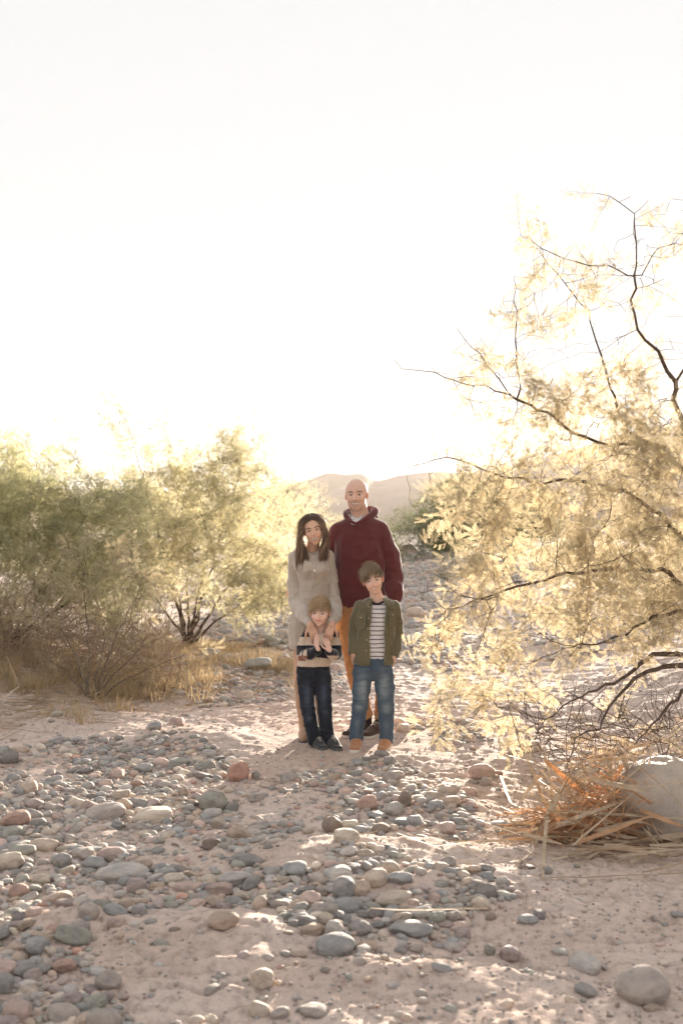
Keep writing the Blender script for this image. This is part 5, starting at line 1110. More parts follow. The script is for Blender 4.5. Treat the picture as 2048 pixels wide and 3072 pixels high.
shoe(m, p(1148, 2208, 0.08), p(1086, 2208, -0.17), 0.29, 0.102, 0.095, (0.075, 0.045, 0.035), M_RUBBER, laces=True)
add_hand(m, p(1184, 1802, -0.10), (-0.5, -0.25, -0.8), (0.6, -0.75, 0.1), 0.18, SK_M, armR[-1], (0.028, 0.03), curl=0.3, thumb=-1)
add_hand(m, p(912, 1762, 0.17), (-0.8, -0.3, -0.3), (-0.2, 1, 0.1), 0.18, SK_M, armL[-1], (0.028, 0.03), curl=0.3, thumb=1)
ch = p(1078, 1605, 0.02)
finish_skin(m, [(1, armR[::-1] + [ch + [0.05, 0, -0.05], ch + [0.03, 0, 0]], 0.03), (2, armL[::-1] + [ch + [-0.05, 0, -0.05], ch + [-0.03, 0, 0]], 0.03)])

# ------------------------------------------------------------------ the woman
w = Person(925, 2211, 7.10, 'smiling woman with long wavy brown hair in a ribbed beige sweater dress'); w.set_floor(); p = w.P; k = w.k
M_, c_, T_ = build_head(w, p(938.5, 1587, -0.05), 0.212, 0.04, -0.21, 0.03, SK_W, (0.05, 0.03, 0.02), p(936, 1652, 0.02), 'woman', smile=1.0, wid=0.95, browr=0.012, neck_r=0.20, iris=(0.06, 0.035, 0.02))
long_hair(w, M_, T_, 0.212, 31, (0.10, 0.060, 0.040), (0.50, 0.31, 0.18))
DRESS = (0.56, 0.475, 0.395)
rw = w.rows([(932, 1636, 20, 0.04, 0.02), (930, 1646, 46, 0.065, 0.02), (930, 1656, 56, 0.085, 0.01), (932, 1680, 53, 0.098, 0.0), (937, 1705, 50, 0.112, -0.01), (942, 1735, 44, 0.10, 0), (943, 1762, 41, 0.088, 0), (940, 1790, 46, 0.095, 0), (933, 1825, 55, 0.11, 0), (926, 1865, 59, 0.118, 0), (923, 1905, 57, 0.112, 0), (921, 1952, 51, 0.10, 0)])
aL = [p(886, 1672, 0.01), p(880, 1745, 0.03), p(889, 1800, 0.0), p(900, 1828, -0.10), p(913, 1842, -0.20), p(920, 1852, -0.27), p(929, 1868, -0.35)]; rL = [0.046, 0.042, 0.047, 0.055, 0.046, 0.034, 0.030]
aR = [p(983, 1668, 0.01), p(999, 1740, 0.03), p(1003, 1798, -0.01), p(1003, 1824, -0.10), p(1004, 1838, -0.20), p(1002, 1850, -0.28), p(998, 1864, -0.35)]; rR = [0.045, 0.040, 0.043, 0.048, 0.042, 0.032, 0.029]
def f_dress(g):
    d = loft(g, rw, 0.02, 2.2)
    for sx in (918, 958): d = smin(d, ell(g, p(sx, 1702, -0.085), (0.050, 0.045, 0.052)), 0.04)
    d = smin(d, chain(g, aL, rL, 0.015), 0.022); d = smin(d, chain(g, aR, rR, 0.015), 0.022)
    d = smax(d, -cone(g, p(940, 1630, -0.05), p(942, 1652, -0.09), 0.075, 0.030), 0.006)
    hem = p(921, 1944, 0)[2]; return d + 0.004 * (np.abs(g[2] - hem) < 0.006) 
garment(w, 'sweater_dress', f_dress, *bounds([p(850, 1955, -0.40), p(1025, 1625, 0.14)], 0.02), 0.0058, M_KNIT, DRESS, 0.014, (9, 9, 6), 21)
# necklace
nl = [p(925, 1640, -0.04), p(922, 1660, -0.10), p(932, 1688, -0.125), p(943, 1703, -0.137), p(953, 1686, -0.125), p(957, 1660, -0.10), p(955, 1642, -0.04)]
v, f, _ = tubes_np([nl], [np.full(7, 0.0012)], 4); nk = link('necklace', mesh_np('necklace', v, f, True, None, M_GOLD), w.root)
P_, F_ = ico(3); nd = p(943.5, 1709, -0.142); link('pendant', mesh_np('pendant', P_ * [0.0085, 0.002, 0.0085] + nd, F_, True, None, M_GOLD), nk)
BOOT = (0.50, 0.31, 0.20)
for (q, hx, tx) in (([(908, 1935), (905, 1975), (903, 2015), (905, 2050), (909, 2110), (914, 2170), (915, 2196)], 915, 908), ([(942, 1935), (945, 1975), (949, 2015), (952, 2050), (954, 2110), (955, 2170), (955, 2196)], 956, 962)):
    pts = [p(a, b, 0.0) for a, b in q]; rr = [r_ / k for r_ in (27, 24, 21.5, 21, 20, 15, 14)]
    fs = lambda g, pts=pts, rr=rr: chain(g, pts[:4], rr[:4], 0.01)
    V, Q = sculpt(fs, *bounds(pts[:4], 0.07), 0.006); w.skin.append((V, Q, np.tile(np.array(SK_W) * 0.9, (len(V), 1))))
    heel = p(hx, 2211, 0.055); heel[2] = 0.0; toe = p(tx, 2211, -0.18); toe[2] = 0.0
    fb = lambda g, pts=pts, rr=rr, heel=heel, toe=toe: smin(smax(chain(g, pts[2:], [r_ + 0.005 for r_ in rr[2:]], 0.01), g[2] - p(905, 2036)[2], 0.004), smin(cone(g, heel + [0, -0.03, 0.035], heel * 0.5 + toe * 0.5 + [0, 0, 0.04], 0.034, 0.036), cone(g, heel * 0.5 + toe * 0.5 + [0, 0, 0.04], toe + [0, 0.03, 0.028], 0.036, 0.026), 0.02), 0.03)
    b = garment(w, 'boot', fb, *bounds(pts[2:] + [heel, toe], 0.07), 0.0055, M_SUEDE, BOOT, 0.004, (12, 12, 12), 5)
    V, Q = sculpt(lambda g, heel=heel, toe=toe: smax(cone(g, heel + [0, -0.03, 0], toe + [0, 0.03, 0], 0.036, 0.034), np.abs(g[2] - 0.008) - 0.009, 0.003), *bounds([heel, toe], 0.06), 0.005); link('sole', mesh_np('sole', V, Q, True, None, M_RUBBER2), b)
add_hand(w, p(930, 1872, -0.385), (0.36, -0.10, -0.9), (0.25, -1, 0.0), 0.150, SK_W, aL[-1], (0.021, 0.024), curl=[0.42, 0.36, 0.36, 0.42], thumb=1, spread=0.10)
add_hand(w, p(997, 1869, -0.385), (-0.34, -0.08, -0.92), (-0.25, -1, 0.0), 0.150, SK_W, aR[-1], (0.021, 0.024), curl=[0.42, 0.36, 0.36, 0.42], thumb=-1, spread=0.10)
ch = p(935, 1680, 0.02)
finish_skin(w, [(3, aL[::-1] + [ch + [-0.04, 0, 0], ch + [-0.02, 0, 0.03]], 0.02), (4, aR[::-1] + [ch + [0.04, 0, 0], ch + [0.02, 0, 0.03]], 0.02), (1, [p(908, 1930), p(910, 1900), p(930, 1780), ch + [-0.03, 0, -0.03], ch + [0, 0.02, 0]], 0.05), (2, [p(942, 1930), p(942, 1900), p(945, 1780), ch + [0.03, 0, -0.03], ch + [0.02, 0.03, 0]], 0.05)])

# ------------------------------------------------------------------ the small boy
b = Person(962, 2240, 6.80, 'small fair-haired boy in a black and cream striped sweater held by the woman'); b.set_floor(); p = b.P; k = b.k
M_, c_, T_ = build_head(b, p(959.5, 1833, -0.03), 0.193, -0.12, 0.04, 0.05, SK_B1, (0.24, 0.16, 0.09), p(961, 1893, 0.01), 'child', smile=0.25, wid=1.04, browr=0.009, teeth=False, neck_r=0.19, iris=(0.10, 0.10, 0.07), h=0.0118)
short_hair(b, T_, 0.193, 1.04, (0.47, 0.33, 0.195), 41, (-0.75, -0.75, 0), 2600, 0.42)
rb = b.rows([(961, 1884, 17, 0.035, 0.01), (961, 1892, 32, 0.055, 0.01), (961, 1900, 41, 0.07, 0.01), (960, 1915, 44, 0.085, 0), (956, 1945, 45, 0.092, 0), (948, 1970, 47, 0.095, -0.01), (941, 1990, 50, 0.092, -0.01), (939, 2000, 47, 0.086, -0.01)])
aL = [p(921, 1905, 0.0), p(909, 1940, -0.01), p(908, 1963, -0.04), p(928, 1962, -0.11), p(950, 1951, -0.155)]; rL = [0.036, 0.037, 0.038, 0.034, 0.026]
aR = [p(1001, 1905, 0.0), p(1008, 1940, -0.01), p(1007, 1962, -0.04), p(997, 1962, -0.10), p(988, 1954, -0.15)]; rR = [0.036, 0.035, 0.036, 0.032, 0.026]
def f_sw(g):
    d = loft(g, rb, 0.015, 2.3); d = smin(d, chain(g, aL, rL, 0.012), 0.010); d = smin(d, chain(g, aR, rR, 0.012), 0.010); return smax(d, -cone(g, p(961, 1880, -0.02), p(961, 1889, -0.02), 0.040, 0.036), 0.005)
def c_sw(V):
    px = CX + (V[:, 0] + b.x) / (b.Y + V[:, 1]) * F_PX; py = CY + (CAMZ - (V[:, 2] + b.zf)) / (b.Y + V[:, 1]) * F_PX
    NAVY = np.array([0.022, 0.023, 0.030]); CR = np.array([0.70, 0.56, 0.44]); cut = 1898 + 12 * sstep(8, 30, np.abs(px - 961)); dark = (py < cut) | ((py > 1935) & (py < 1971 + (px - 950) * 0.12)) | (py > 2000)
    fore = V[:, 1] < -0.075; dk2 = np.where(px < 962, px > 920, (py < 1966))
    front = V[:, 1] < -0.118; c = np.where(np.where(fore & (front | (px < 905) | (px > 1000)), dk2, dark)[:, None], NAVY, CR)
    patch = (px < 924) & (py > 1966) & (px > 894) & (V[:, 1] < -0.05) & (py < 1982) & (px + 0.5 * (py - 1974) < 920); return np.where(patch[:, None], np.array([0.28, 0.11, 0.06]), c)
garment(b, 'sweater', f_sw, *bounds([p(885, 2003, -0.2), p(1030, 1880, 0.1)], 0.01), 0.0036, M_KNIT, c_sw, 0.008, (14, 14, 9), 31)
def denim(s, base, fade, spots, dark=0.7):
    def f(V):
        px = CX + (V[:, 0] + s.x) / (s.Y + V[:, 1]) * F_PX; py = CY + (CAMZ - (V[:, 2] + s.zf)) / (s.Y + V[:, 1]) * F_PX; q = np.zeros(len(V))
        for (a, b_, rx, ry, wgt) in spots: q = np.maximum(q, wgt * np.exp(-((px - a) / rx) ** 2 - ((py - b_) / ry) ** 2))
        q = q * (V[:, 1] < 0.02) * (0.85 + 0.9 * fbm3(V * np.array([0.5, 0.5, 2.2]), 24, 3, 3, 0.7)); q = np.clip(q, 0, 1)[:, None]; return np.array(base) * (1 - q) + np.array(fade) * q
    return f
def e_or(s): return s if s.py > 2242 else None
def jeans(s, hips, L1, R1, L2, R2, colf, lo, hi, seed, h=0.005, amp=0.012, seams=()):
    o = garment(s, 'jeans', lambda g: smin(smin(loft(g, s.rows(hips), 0.01, 2.3), chain(g, L1, R1, 0.01), 0.012), chain(g, L2, R2, 0.01), 0.012), lo, hi, h, M_DENIM, colf, amp, (9, 9, 9), seed)
    for ln in seams:                               # stitched seams and pocket edges
        v, f, _ = tubes_np([spline(ln, 5)], [np.full((len(ln) - 1) * 5 + 1, 0.0022)], 5); link('seam', mesh_np('seam', v, f, True, np.tile(np.array([0.10, 0.10, 0.11]) if h > 0.0045 and s is e_or(s) else np.array([0.03, 0.035, 0.05]), (len(v), 1)), M_DENIM), o)
    return o
L1 = [p(917, 2035, 0), p(920, 2075, -0.01), p(924, 2120, -0.015), p(932, 2170, 0.0), p(940, 2205, 0.0), p(940, 2219, 0.0)]; R1 = [q / k for q in (25, 23, 21, 19.5, 18, 18)]
L2 = [p(965, 2035, 0), p(969, 2075, -0.01), p(973, 2120, -0.015), p(978, 2170, 0.0), p(983, 2205, 0.0), p(984, 2219, 0.0)]; R2 = [q / k for q in (25, 23, 21, 19.5, 18, 18.5)]
jeans(b, [(940, 1988, 44, 0.082, -0.01), (940, 2010, 48, 0.088, 0), (941, 2033, 49, 0.074, 0), (942, 2052, 44, 0.046, 0)], L1, R1, L2, R2, denim(b, (0.020, 0.024, 0.036), (0.085, 0.115, 0.17), [(921, 2085, 10, 40, 0.7), (972, 2080, 10, 40, 0.6), (926, 2140, 9, 22, 0.8), (976, 2135, 9, 20, 0.5)]),
      *bounds([p(885, 2240, -0.12), p(1010, 1985, 0.12)], 0.01), 41, seams=[[p(943, 2004, -0.100), p(943, 2022, -0.100), p(943, 2040, -0.092)], [p(896, 2008, -0.068), p(906, 2013, -0.088), p(919, 2008, -0.096)], [p(985, 2008, -0.066), p(976, 2013, -0.088), p(963, 2008, -0.096)]])
shoe(b, p(944, 2240, 0.035) * [1, 1, 0], p(972, 2240, -0.13) * [1, 1, 0], 0.185, 0.072, 0.075, (0.055, 0.055, 0.058), M_RUBBER2, laces=True)
shoe(b, p(988, 2240, 0.025) * [1, 1, 0], p(1016, 2240, -0.13) * [1, 1, 0], 0.185, 0.072, 0.075, (0.055, 0.055, 0.058), M_RUBBER2, laces=True)
add_hand(b, p(952, 1948, -0.165), (-0.10, -0.05, 1.0), (-0.75, -0.6, 0), 0.106, SK_B1, aL[-1], (0.019, 0.021), curl=0.22, thumb=-1)
add_hand(b, p(988, 1950, -0.162), (-0.28, -0.10, 0.95), (0.35, -0.9, 0), 0.104, SK_B1, aR[-1], (0.019, 0.021), curl=0.50, thumb=-1)
ch = p(961, 1905, 0.01)
finish_skin(b, [(1, aL[::-1] + [ch + [-0.03, 0, -0.02], ch + [-0.015, 0, 0]], 0.017), (2, aR[::-1] + [ch + [0.03, 0, -0.02], ch + [0.015, 0, 0]], 0.017)])

# ------------------------------------------------------------------ the older boy
e = Person(1122, 2245, 6.755, 'older boy in an open olive shirt jacket over a striped tee with hands in pockets'); e.set_floor(); p = e.P; k = e.k
M_, c_, T_ = build_head(e, p(1117, 1737, -0.03), 0.203, -0.03, -0.20, 0.04, SK_B2, (0.15, 0.10, 0.06), p(1131, 1801, 0.01), 'child', smile=0.8, wid=1.0, browr=0.010, teeth=True, neck_r=0.19, iris=(0.09, 0.07, 0.045), h=0.0115)
short_hair(e, T_, 0.203, 1.0, (0.27, 0.19, 0.115), 43, (-0.85, -0.62, 0), 2600, 0.42)
rj = [(1131, 1800, 18, 0.04, 0.01), (1131, 1806, 34, 0.055, 0.01), (1131, 1815, 44, 0.07, 0), (1130, 1835, 46, 0.085, 0), (1127, 1900, 46, 0.088, 0), (1124, 1978, 48, 0.088, 0)]
def c_tee(V):
    py = CY + (CAMZ - (V[:, 2] + e.zf)) / (e.Y + V[:, 1]) * F_PX; px = CX + (V[:, 0] + e.x) / (e.Y + V[:, 1]) * F_PX
    r = np.sqrt(((px - 1131) / 23) ** 2 + ((py - 1799) / 15.5) ** 2); collar = (r < 1.12) & (py < 1822)
    return np.where(collar[:, None], np.array([0.035, 0.030, 0.045]), np.array([0.74, 0.70, 0.70]))
garment(e, 't_shirt', lambda g: smax(loft(g, e.rows(rj), 0.01), -cone(g, p(1131, 1792, -0.03), p(1131, 1799, -0.06), 0.050, 0.030), 0.004), *bounds([p(1070, 1980, -0.11), p(1190, 1790, 0.1)], 0.01), 0.0030, M_TEE, c_tee, 0.004, (12, 12, 8), 51)
OLIVE = (0.16, 0.14, 0.082)
rj2 = e.rows([(1132, 1795, 24, 0.05, 0.015), (1132, 1801, 42, 0.07, 0.01), (1132, 1812, 56, 0.09, 0), (1131, 1835, 58, 0.105, 0), (1128, 1890, 56, 0.11, 0), (1124, 1940, 58, 0.112, 0), (1121, 1991, 60, 0.112, 0)])
aL = [p(1082, 1819, 0.0), p(1068, 1865, 0.02), p(1063, 1905, 0.02), p(1061, 1940, -0.02), p(1060, 1958, -0.04)]; rL = [0.044, 0.041, 0.040, 0.036, 0.033]
aR = [p(1180, 1822, 0.0), p(1189, 1865, 0.02), p(1191, 1900, 0.02), p(1187, 1940, -0.02), p(1182, 1962, -0.04)]; rR = [0.045, 0.043, 0.042, 0.038, 0.034]
def f_jk(g):
    X, Y, Z = g; d = loft(g, rj2, 0.012, 2.4); inner = loft(g, [(z, cx, cy, rx - 0.009, ry - 0.009) for z, cx, cy, rx, ry in rj2], 0.0, 2.4) + 0 * X; d = smax(d, -smax(inner, Z - rj2[1][0] + 5, 0.0), 0.003)
    zt, zb = p(0, 1795)[2], p(0, 1991)[2]; t = (zt - Z) / (zt - zb); xl = p(1113, 0)[0] * (1 - t) + p(1104, 0)[0] * t + 0.006 * np.sin(t * 9); xr = p(1157, 0)[0] * (1 - t) + p(1147, 0)[0] * t + 0.005 * np.sin(t * 7 + 2)
    gap = smax(np.maximum(xl - X, X - xr), Y + 0.02, 0.0); d = smax(d, -gap, 0.004)
    d = smax(d, -cone(g, p(1131, 1784, -0.02), p(1131, 1800, -0.03), 0.058, 0.046), 0.005)
    s1 = smax(chain(g, aL, rL, 0.012), -cone(g, aL[-2], aL[-1] + (aL[-1] - aL[-2]), 0.026, 0.024), 0.003); s2 = smax(chain(g, aR, rR, 0.012), -cone(g, aR[-2], aR[-1] + (aR[-1] - aR[-2]), 0.026, 0.024), 0.003)
    d = smin(smin(d, s1, 0.012), s2, 0.012)
    zc = p(0, 1990)[2] + (0.03 * (1 - sstep(0.0, 0.03, X))) * 0; return d
jk = garment(e, 'shirt_jacket', f_jk, *bounds([p(1035, 1995, -0.13), p(1220, 1785, 0.13)], 0.01), 0.0042, M_FLEECE, lambda V: np.array(OLIVE) * (1 + 0.10 * fbm3(V, 9, 5, 2))[:, None], 0.009, (10, 10, 7), 61)
def slab(s, name, pts, th, col, mat, parent, nsub=6):
    """a small cloth panel through four corners given on the body, bulging a little"""
    P = np.array(pts, float); u = np.linspace(0, 1, nsub)[:, None, None]; v_ = np.linspace(0, 1, nsub)[None, :, None]; g = (P[0] * (1 - u) + P[1] * u) * (1 - v_) + (P[3] * (1 - u) + P[2] * u) * v_
    n = np.cross(P[1] - P[0], P[3] - P[0]); n /= np.linalg.norm(n); n *= -1 if n[1] > 0 else 1; g = g + n * (0.004 * np.sin(np.pi * u) * np.sin(np.pi * v_)); A = g.reshape(-1, 3) + n * th; B = g.reshape(-1, 3) - n * th
    i = np.arange(nsub * nsub).reshape(nsub, nsub); q = np.stack([i[:-1, :-1], i[1:, :-1], i[1:, 1:], i[:-1, 1:]], -1).reshape(-1, 4); o = nsub * nsub
    ring = list(i[:, 0]) + list(i[-1, 1:]) + list(i[::-1, -1][1:]) + list(i[0, ::-1][1:-1]); rq = [[ring[a], ring[(a + 1) % len(ring)], ring[(a + 1) % len(ring)] + o, ring[a] + o] for a in range(len(ring))]
    F = np.concatenate([q, q[:, ::-1] + o, np.array(rq)]); V = np.concatenate([A, B]); return link(name, mesh_np(name, V, F, False, np.tile(np.array(col, float), (len(V), 1)), mat), parent)
OL2 = tuple(np.array(OLIVE) * 1.06)
slab(e, 'collar', [p(1118, 1797, -0.045), p(1092, 1806, -0.070), p(1100, 1824, -0.105), p(1113, 1812, -0.090)], 0.0025, OL2, M_FLEECE, jk); slab(e, 'collar', [p(1146, 1795, -0.045), p(1171, 1806, -0.070), p(1166, 1822, -0.105), p(1154, 1811, -0.092)], 0.0025, OL2, M_FLEECE, jk)
def pocket(x0, x1, y0, y1, y2, dy0, dy1):
    slab(e, 'chest_pocket', [p(x0, y0 + 2, dy0), p(x1, y0 + 2, dy1), p(x1 - 1, y2, dy1 - 0.004), p(x0 + 1, y2, dy0 - 0.004)], 0.002, OLIVE, M_FLEECE, jk)
    f_ = slab(e, 'pocket_flap', [p(x0 - 1, y0, dy0 - 0.005), p(x1 + 1, y0, dy1 - 0.005), p(x1 + 1, y1, dy1 - 0.008), p(x0 - 1, y1, dy0 - 0.008)], 0.002, OL2, M_FLEECE, jk)
    P_, F_ = ico(2); c0 = (p(x0, y1 - 5, dy0) + p(x1, y1 - 5, dy1)) / 2 + [0, -0.014, 0]; link('button', mesh_np('button', P_ * [0.0052, 0.002, 0.0052] + c0, F_, True, None, mat_plain('button_horn', (0.42, 0.36, 0.26), 0.35)), jk)
pocket(1066, 1097, 1841, 1858, 1888, -0.098, -0.112); pocket(1165, 1190, 1835, 1850, 1880, -0.110, -0.092)
P_, F_ = ico(2); HORN = mat_plain('button_horn', (0.42, 0.36, 0.26), 0.35)
for (bx, by) in ((1107, 1822), (1105, 1856), (1103, 1888), (1100, 1921), (1098, 1953)): link('button', mesh_np('button', P_ * [0.0052, 0.002, 0.0052] + p(bx, by, -0.116), F_, True, None, HORN), jk)
L1 = [p(1088, 2025, 0), p(1083, 2070, -0.01), p(1078, 2118, -0.015), p(1072, 2170, 0.0), p(1069, 2210, 0.0), p(1068, 2226, 0.0)]; R1 = [q / k for q in (30, 27, 23, 20, 19, 19)]
L2 = [p(1149, 2025, 0), p(1154, 2070, -0.01), p(1158, 2118, -0.015), p(1159, 2170, 0.0), p(1158, 2208, 0.0), p(1158, 2222, 0.0)]; R2 = [q / k for q in (31, 28, 24, 21, 20, 20)]
jeans(e, [(1121, 1972, 50, 0.088, 0), (1120, 1990, 55, 0.092, 0), (1119, 2012, 58, 0.088, 0), (1118, 2024, 57, 0.074, 0), (1118, 2042, 50, 0.048, 0)], L1, R1, L2, R2, denim(e, (0.075, 0.115, 0.165), (0.26, 0.315, 0.34), [(1086, 2065, 15, 42, 1.0), (1152, 2062, 15, 42, 0.95), (1078, 2125, 15, 14, 0.8), (1158, 2125, 15, 16, 0.8), (1070, 2180, 10, 26, 0.35), (1158, 2180, 10, 26, 0.3)]),
      *bounds([p(1040, 2250, -0.12), p(1190, 1968, 0.12)], 0.01), 71, seams=[[p(1114, 1986, -0.100), p(1115, 2002, -0.104), p(1117, 2020, -0.098)]])
TANS = (0.46, 0.22, 0.11)
shoe(e, p(1072, 2245, 0.045) * [1, 1, 0], p(1062, 2245, -0.15) * [1, 1, 0], 0.215, 0.080, 0.080, TANS, M_RUBBER, um=M_SUEDE)
shoe(e, p(1162, 2245, 0.045) * [1, 1, 0], p(1143, 2245, -0.15) * [1, 1, 0], 0.215, 0.080, 0.080, TANS, M_RUBBER, um=M_SUEDE)
add_hand(e, p(1060, 1962, -0.04), (0.52, 0.10, -0.85), (-0.5, -0.85, 0), 0.135, SK_B2, aL[-1], (0.022, 0.024), curl=0.25, thumb=1)
add_hand(e, p(1179, 1968, -0.05), (-0.62, 0.10, -0.76), (0.3, -0.95, 0), 0.135, SK_B2, aR[-1], (0.022, 0.024), curl=0.25, thumb=-1)
ch = p(1131, 1822, 0.01)
finish_skin(e, [(1, aL[::-1] + [ch + [-0.03, 0, -0.02], ch + [-0.015, 0, 0]], 0.019), (2, aR[::-1] + [ch + [0.03, 0, -0.02], ch + [0.015, 0, 0]], 0.019)])
# ------------------------------------------------------------------ dry reeds
def ribbon(P, w, rs, th=0.0012, roll=None):
    """a flat reed blade with a shallow fold, real thickness, following a polyline"""
    P = np.asarray(P, float); n = len(P); T = np.gradient(P, axis=0); T /= np.linalg.norm(T, axis=1)[:, None] + 1e-9
    up = np.array([0.05, -0.15, 1.0]); A = np.cross(T, up); A /= np.linalg.norm(A, axis=1)[:, None] + 1e-9; B = np.cross(A, T); r = rs.uniform(-1.2, 1.2) if roll is None else roll
    a = r + np.linspace(0, rs.uniform(-0.9, 0.9), n); c, s_ = np.cos(a)[:, None], np.sin(a)[:, None]; A, B = A * c + B * s_, -A * s_ + B * c
    ww = w / 2 * np.interp(np.linspace(0, 1, n), [0, 0.08, 0.6, 1], [0.7, 1, 0.9, 0.25])[:, None]
    ring = np.stack([P - A * ww + B * w * 0.12, P - B * th, P + A * ww + B * w * 0.12, P + B * th], 1)
    V = ring.reshape(-1, 3); i = np.arange(n - 1)[:, None] * 4; j = np.arange(4)[None, :]; j2 = (j + 1) % 4
    return V, np.stack([i + j, i + j2, i + 4 + j2, i + 4 + j], -1).reshape(-1, 4)
rsD = np.random.RandomState(8)
def gpt(px, py, z=0.01):
    for _ in range(3): x, y = ground_at(px, py, z)
    x, y = ground_at(px, py, HZ(x, y) + z); return np.array([x, y, HZ(x, y) + z])
def bend(P, n=4, jit=0.0015):
    P = resample(P, 0.10); 
    if len(P) > 2: P[1:-1] += rsD.normal(0, jit, P[1:-1].shape)
    return P
def reed(pts, w, label, roll=0.3):
    P = bend(pts); o0 = P[0].copy(); V, F = ribbon(P - o0, w, rsD, roll=roll)
    o = link('dry_reed', mesh_np('dry_reed', V, F, False, None, M_STRAW), None, o0); tag(o, label, 'reed', 'dry reed stalks on the sand'); return o
g = gpt
reed([g(1109, 2722, 0.075), g(1280, 2726, 0.085), g(1460, 2735, 0.06)], 0.017, 'straight pale reed lying across the foot of the centre stone heap')
reed([g(385, 2390, 0.05), g(490, 2394, 0.05), g(602, 2404, 0.045)], 0.020, 'orange-tan reed ending at the round green-grey cobble')
reed([W(1690, 2365, 5.0), W(1640, 2440, 4.85), g(1624, 2632, 0.012), g(1750, 2628, 0.02), g(1900, 2620, 0.02), g(2080, 2616, 0.02)], 0.018, 'long reed folded sharply at its foot, one arm upright and one flat to the right', 0.1)
reed([W(1700, 2340, 5.05), W(1660, 2420, 4.95), g(1610, 2508, 0.03), g(1500, 2522, 0.02), g(1377, 2536, 0.015)], 0.022, 'thick kinked reed pointing left from the pile towards the dark wedge stone', 0.2)
reed([g(1700, 2562, 0.02), g(1780, 2546, 0.03), g(1900, 2538, 0.035), g(2080, 2530, 0.04)], 0.024, 'broad pale reed lying level in front of the big boulder')
reed([g(1808, 2586, 0.012), g(1930, 2572, 0.015), g(2080, 2556, 0.02)], 0.013, 'thin reed lying just in front of the broad pale one')
reed([g(1925, 2612, 0.02), g(1990, 2600, 0.06), g(2090, 2585, 0.09)], 0.024, 'raised broad reed at the right edge above the long folded one')
reed([g(1530, 2592, 0.012), g(1560, 2578, 0.015), g(1588, 2556, 0.02)], 0.018, 'short broken reed piece pointing away beside the dark brown stone')
reed([g(1805, 2560, 0.012), g(1850, 2580, 0.012), g(1885, 2606, 0.012)], 0.009, 'thin broken reed crossing slantwise between two long level reeds')
reed([g(1650, 2560, 0.01), g(1700, 2575, 0.012), g(1745, 2600, 0.012)], 0.007, 'short hair-thin stalk on bare sand left of the broad pale reed')
reed([g(640, 2108, 0.03), g(560, 2122, 0.03), g(470, 2130, 0.02)], 0.022, 'bleached stick lying on the gravel behind the left sand bank')
reed([g(50, 2098, 0.04), g(160, 2100, 0.05), g(290, 2075, 0.07), g(330, 2040, 0.10)], 0.024, 'long pale stalk curving out from under the thin-stemmed shrub')
reed([g(160, 2096, 0.03), g(200, 2150, 0.02)], 0.016, 'short pale stick pointing at the camera below the curving stalk')
reed([g(0, 1700 + 300, 0.25), g(60, 2000, 0.30), g(20, 1960, 0.55)], 0.020, 'broken pale cane leaning in the undergrowth at the left edge')
reed([g(1190, 2520, 0.02), g(1300, 2540, 0.02), g(1440, 2530, 0.02)], 0.016, 'pale stalk on the sand just below the upper gravel')
reed([g(1500, 2330, 0.03), g(1530, 2400, 0.03), g(1600, 2440, 0.04)], 0.020, 'loose reed slanting down towards the left side of the pile')
reed([g(1440, 2400, 0.04), g(1500, 2415, 0.03), g(1590, 2460, 0.03)], 0.014, 'slim pale stalk between the beige broad stone and the pile')
reed([g(1560, 2480, 0.03), g(1680, 2500, 0.05), g(1800, 2540, 0.04)], 0.022, 'wide flat reed reaching out in front of the pile from its left foot')
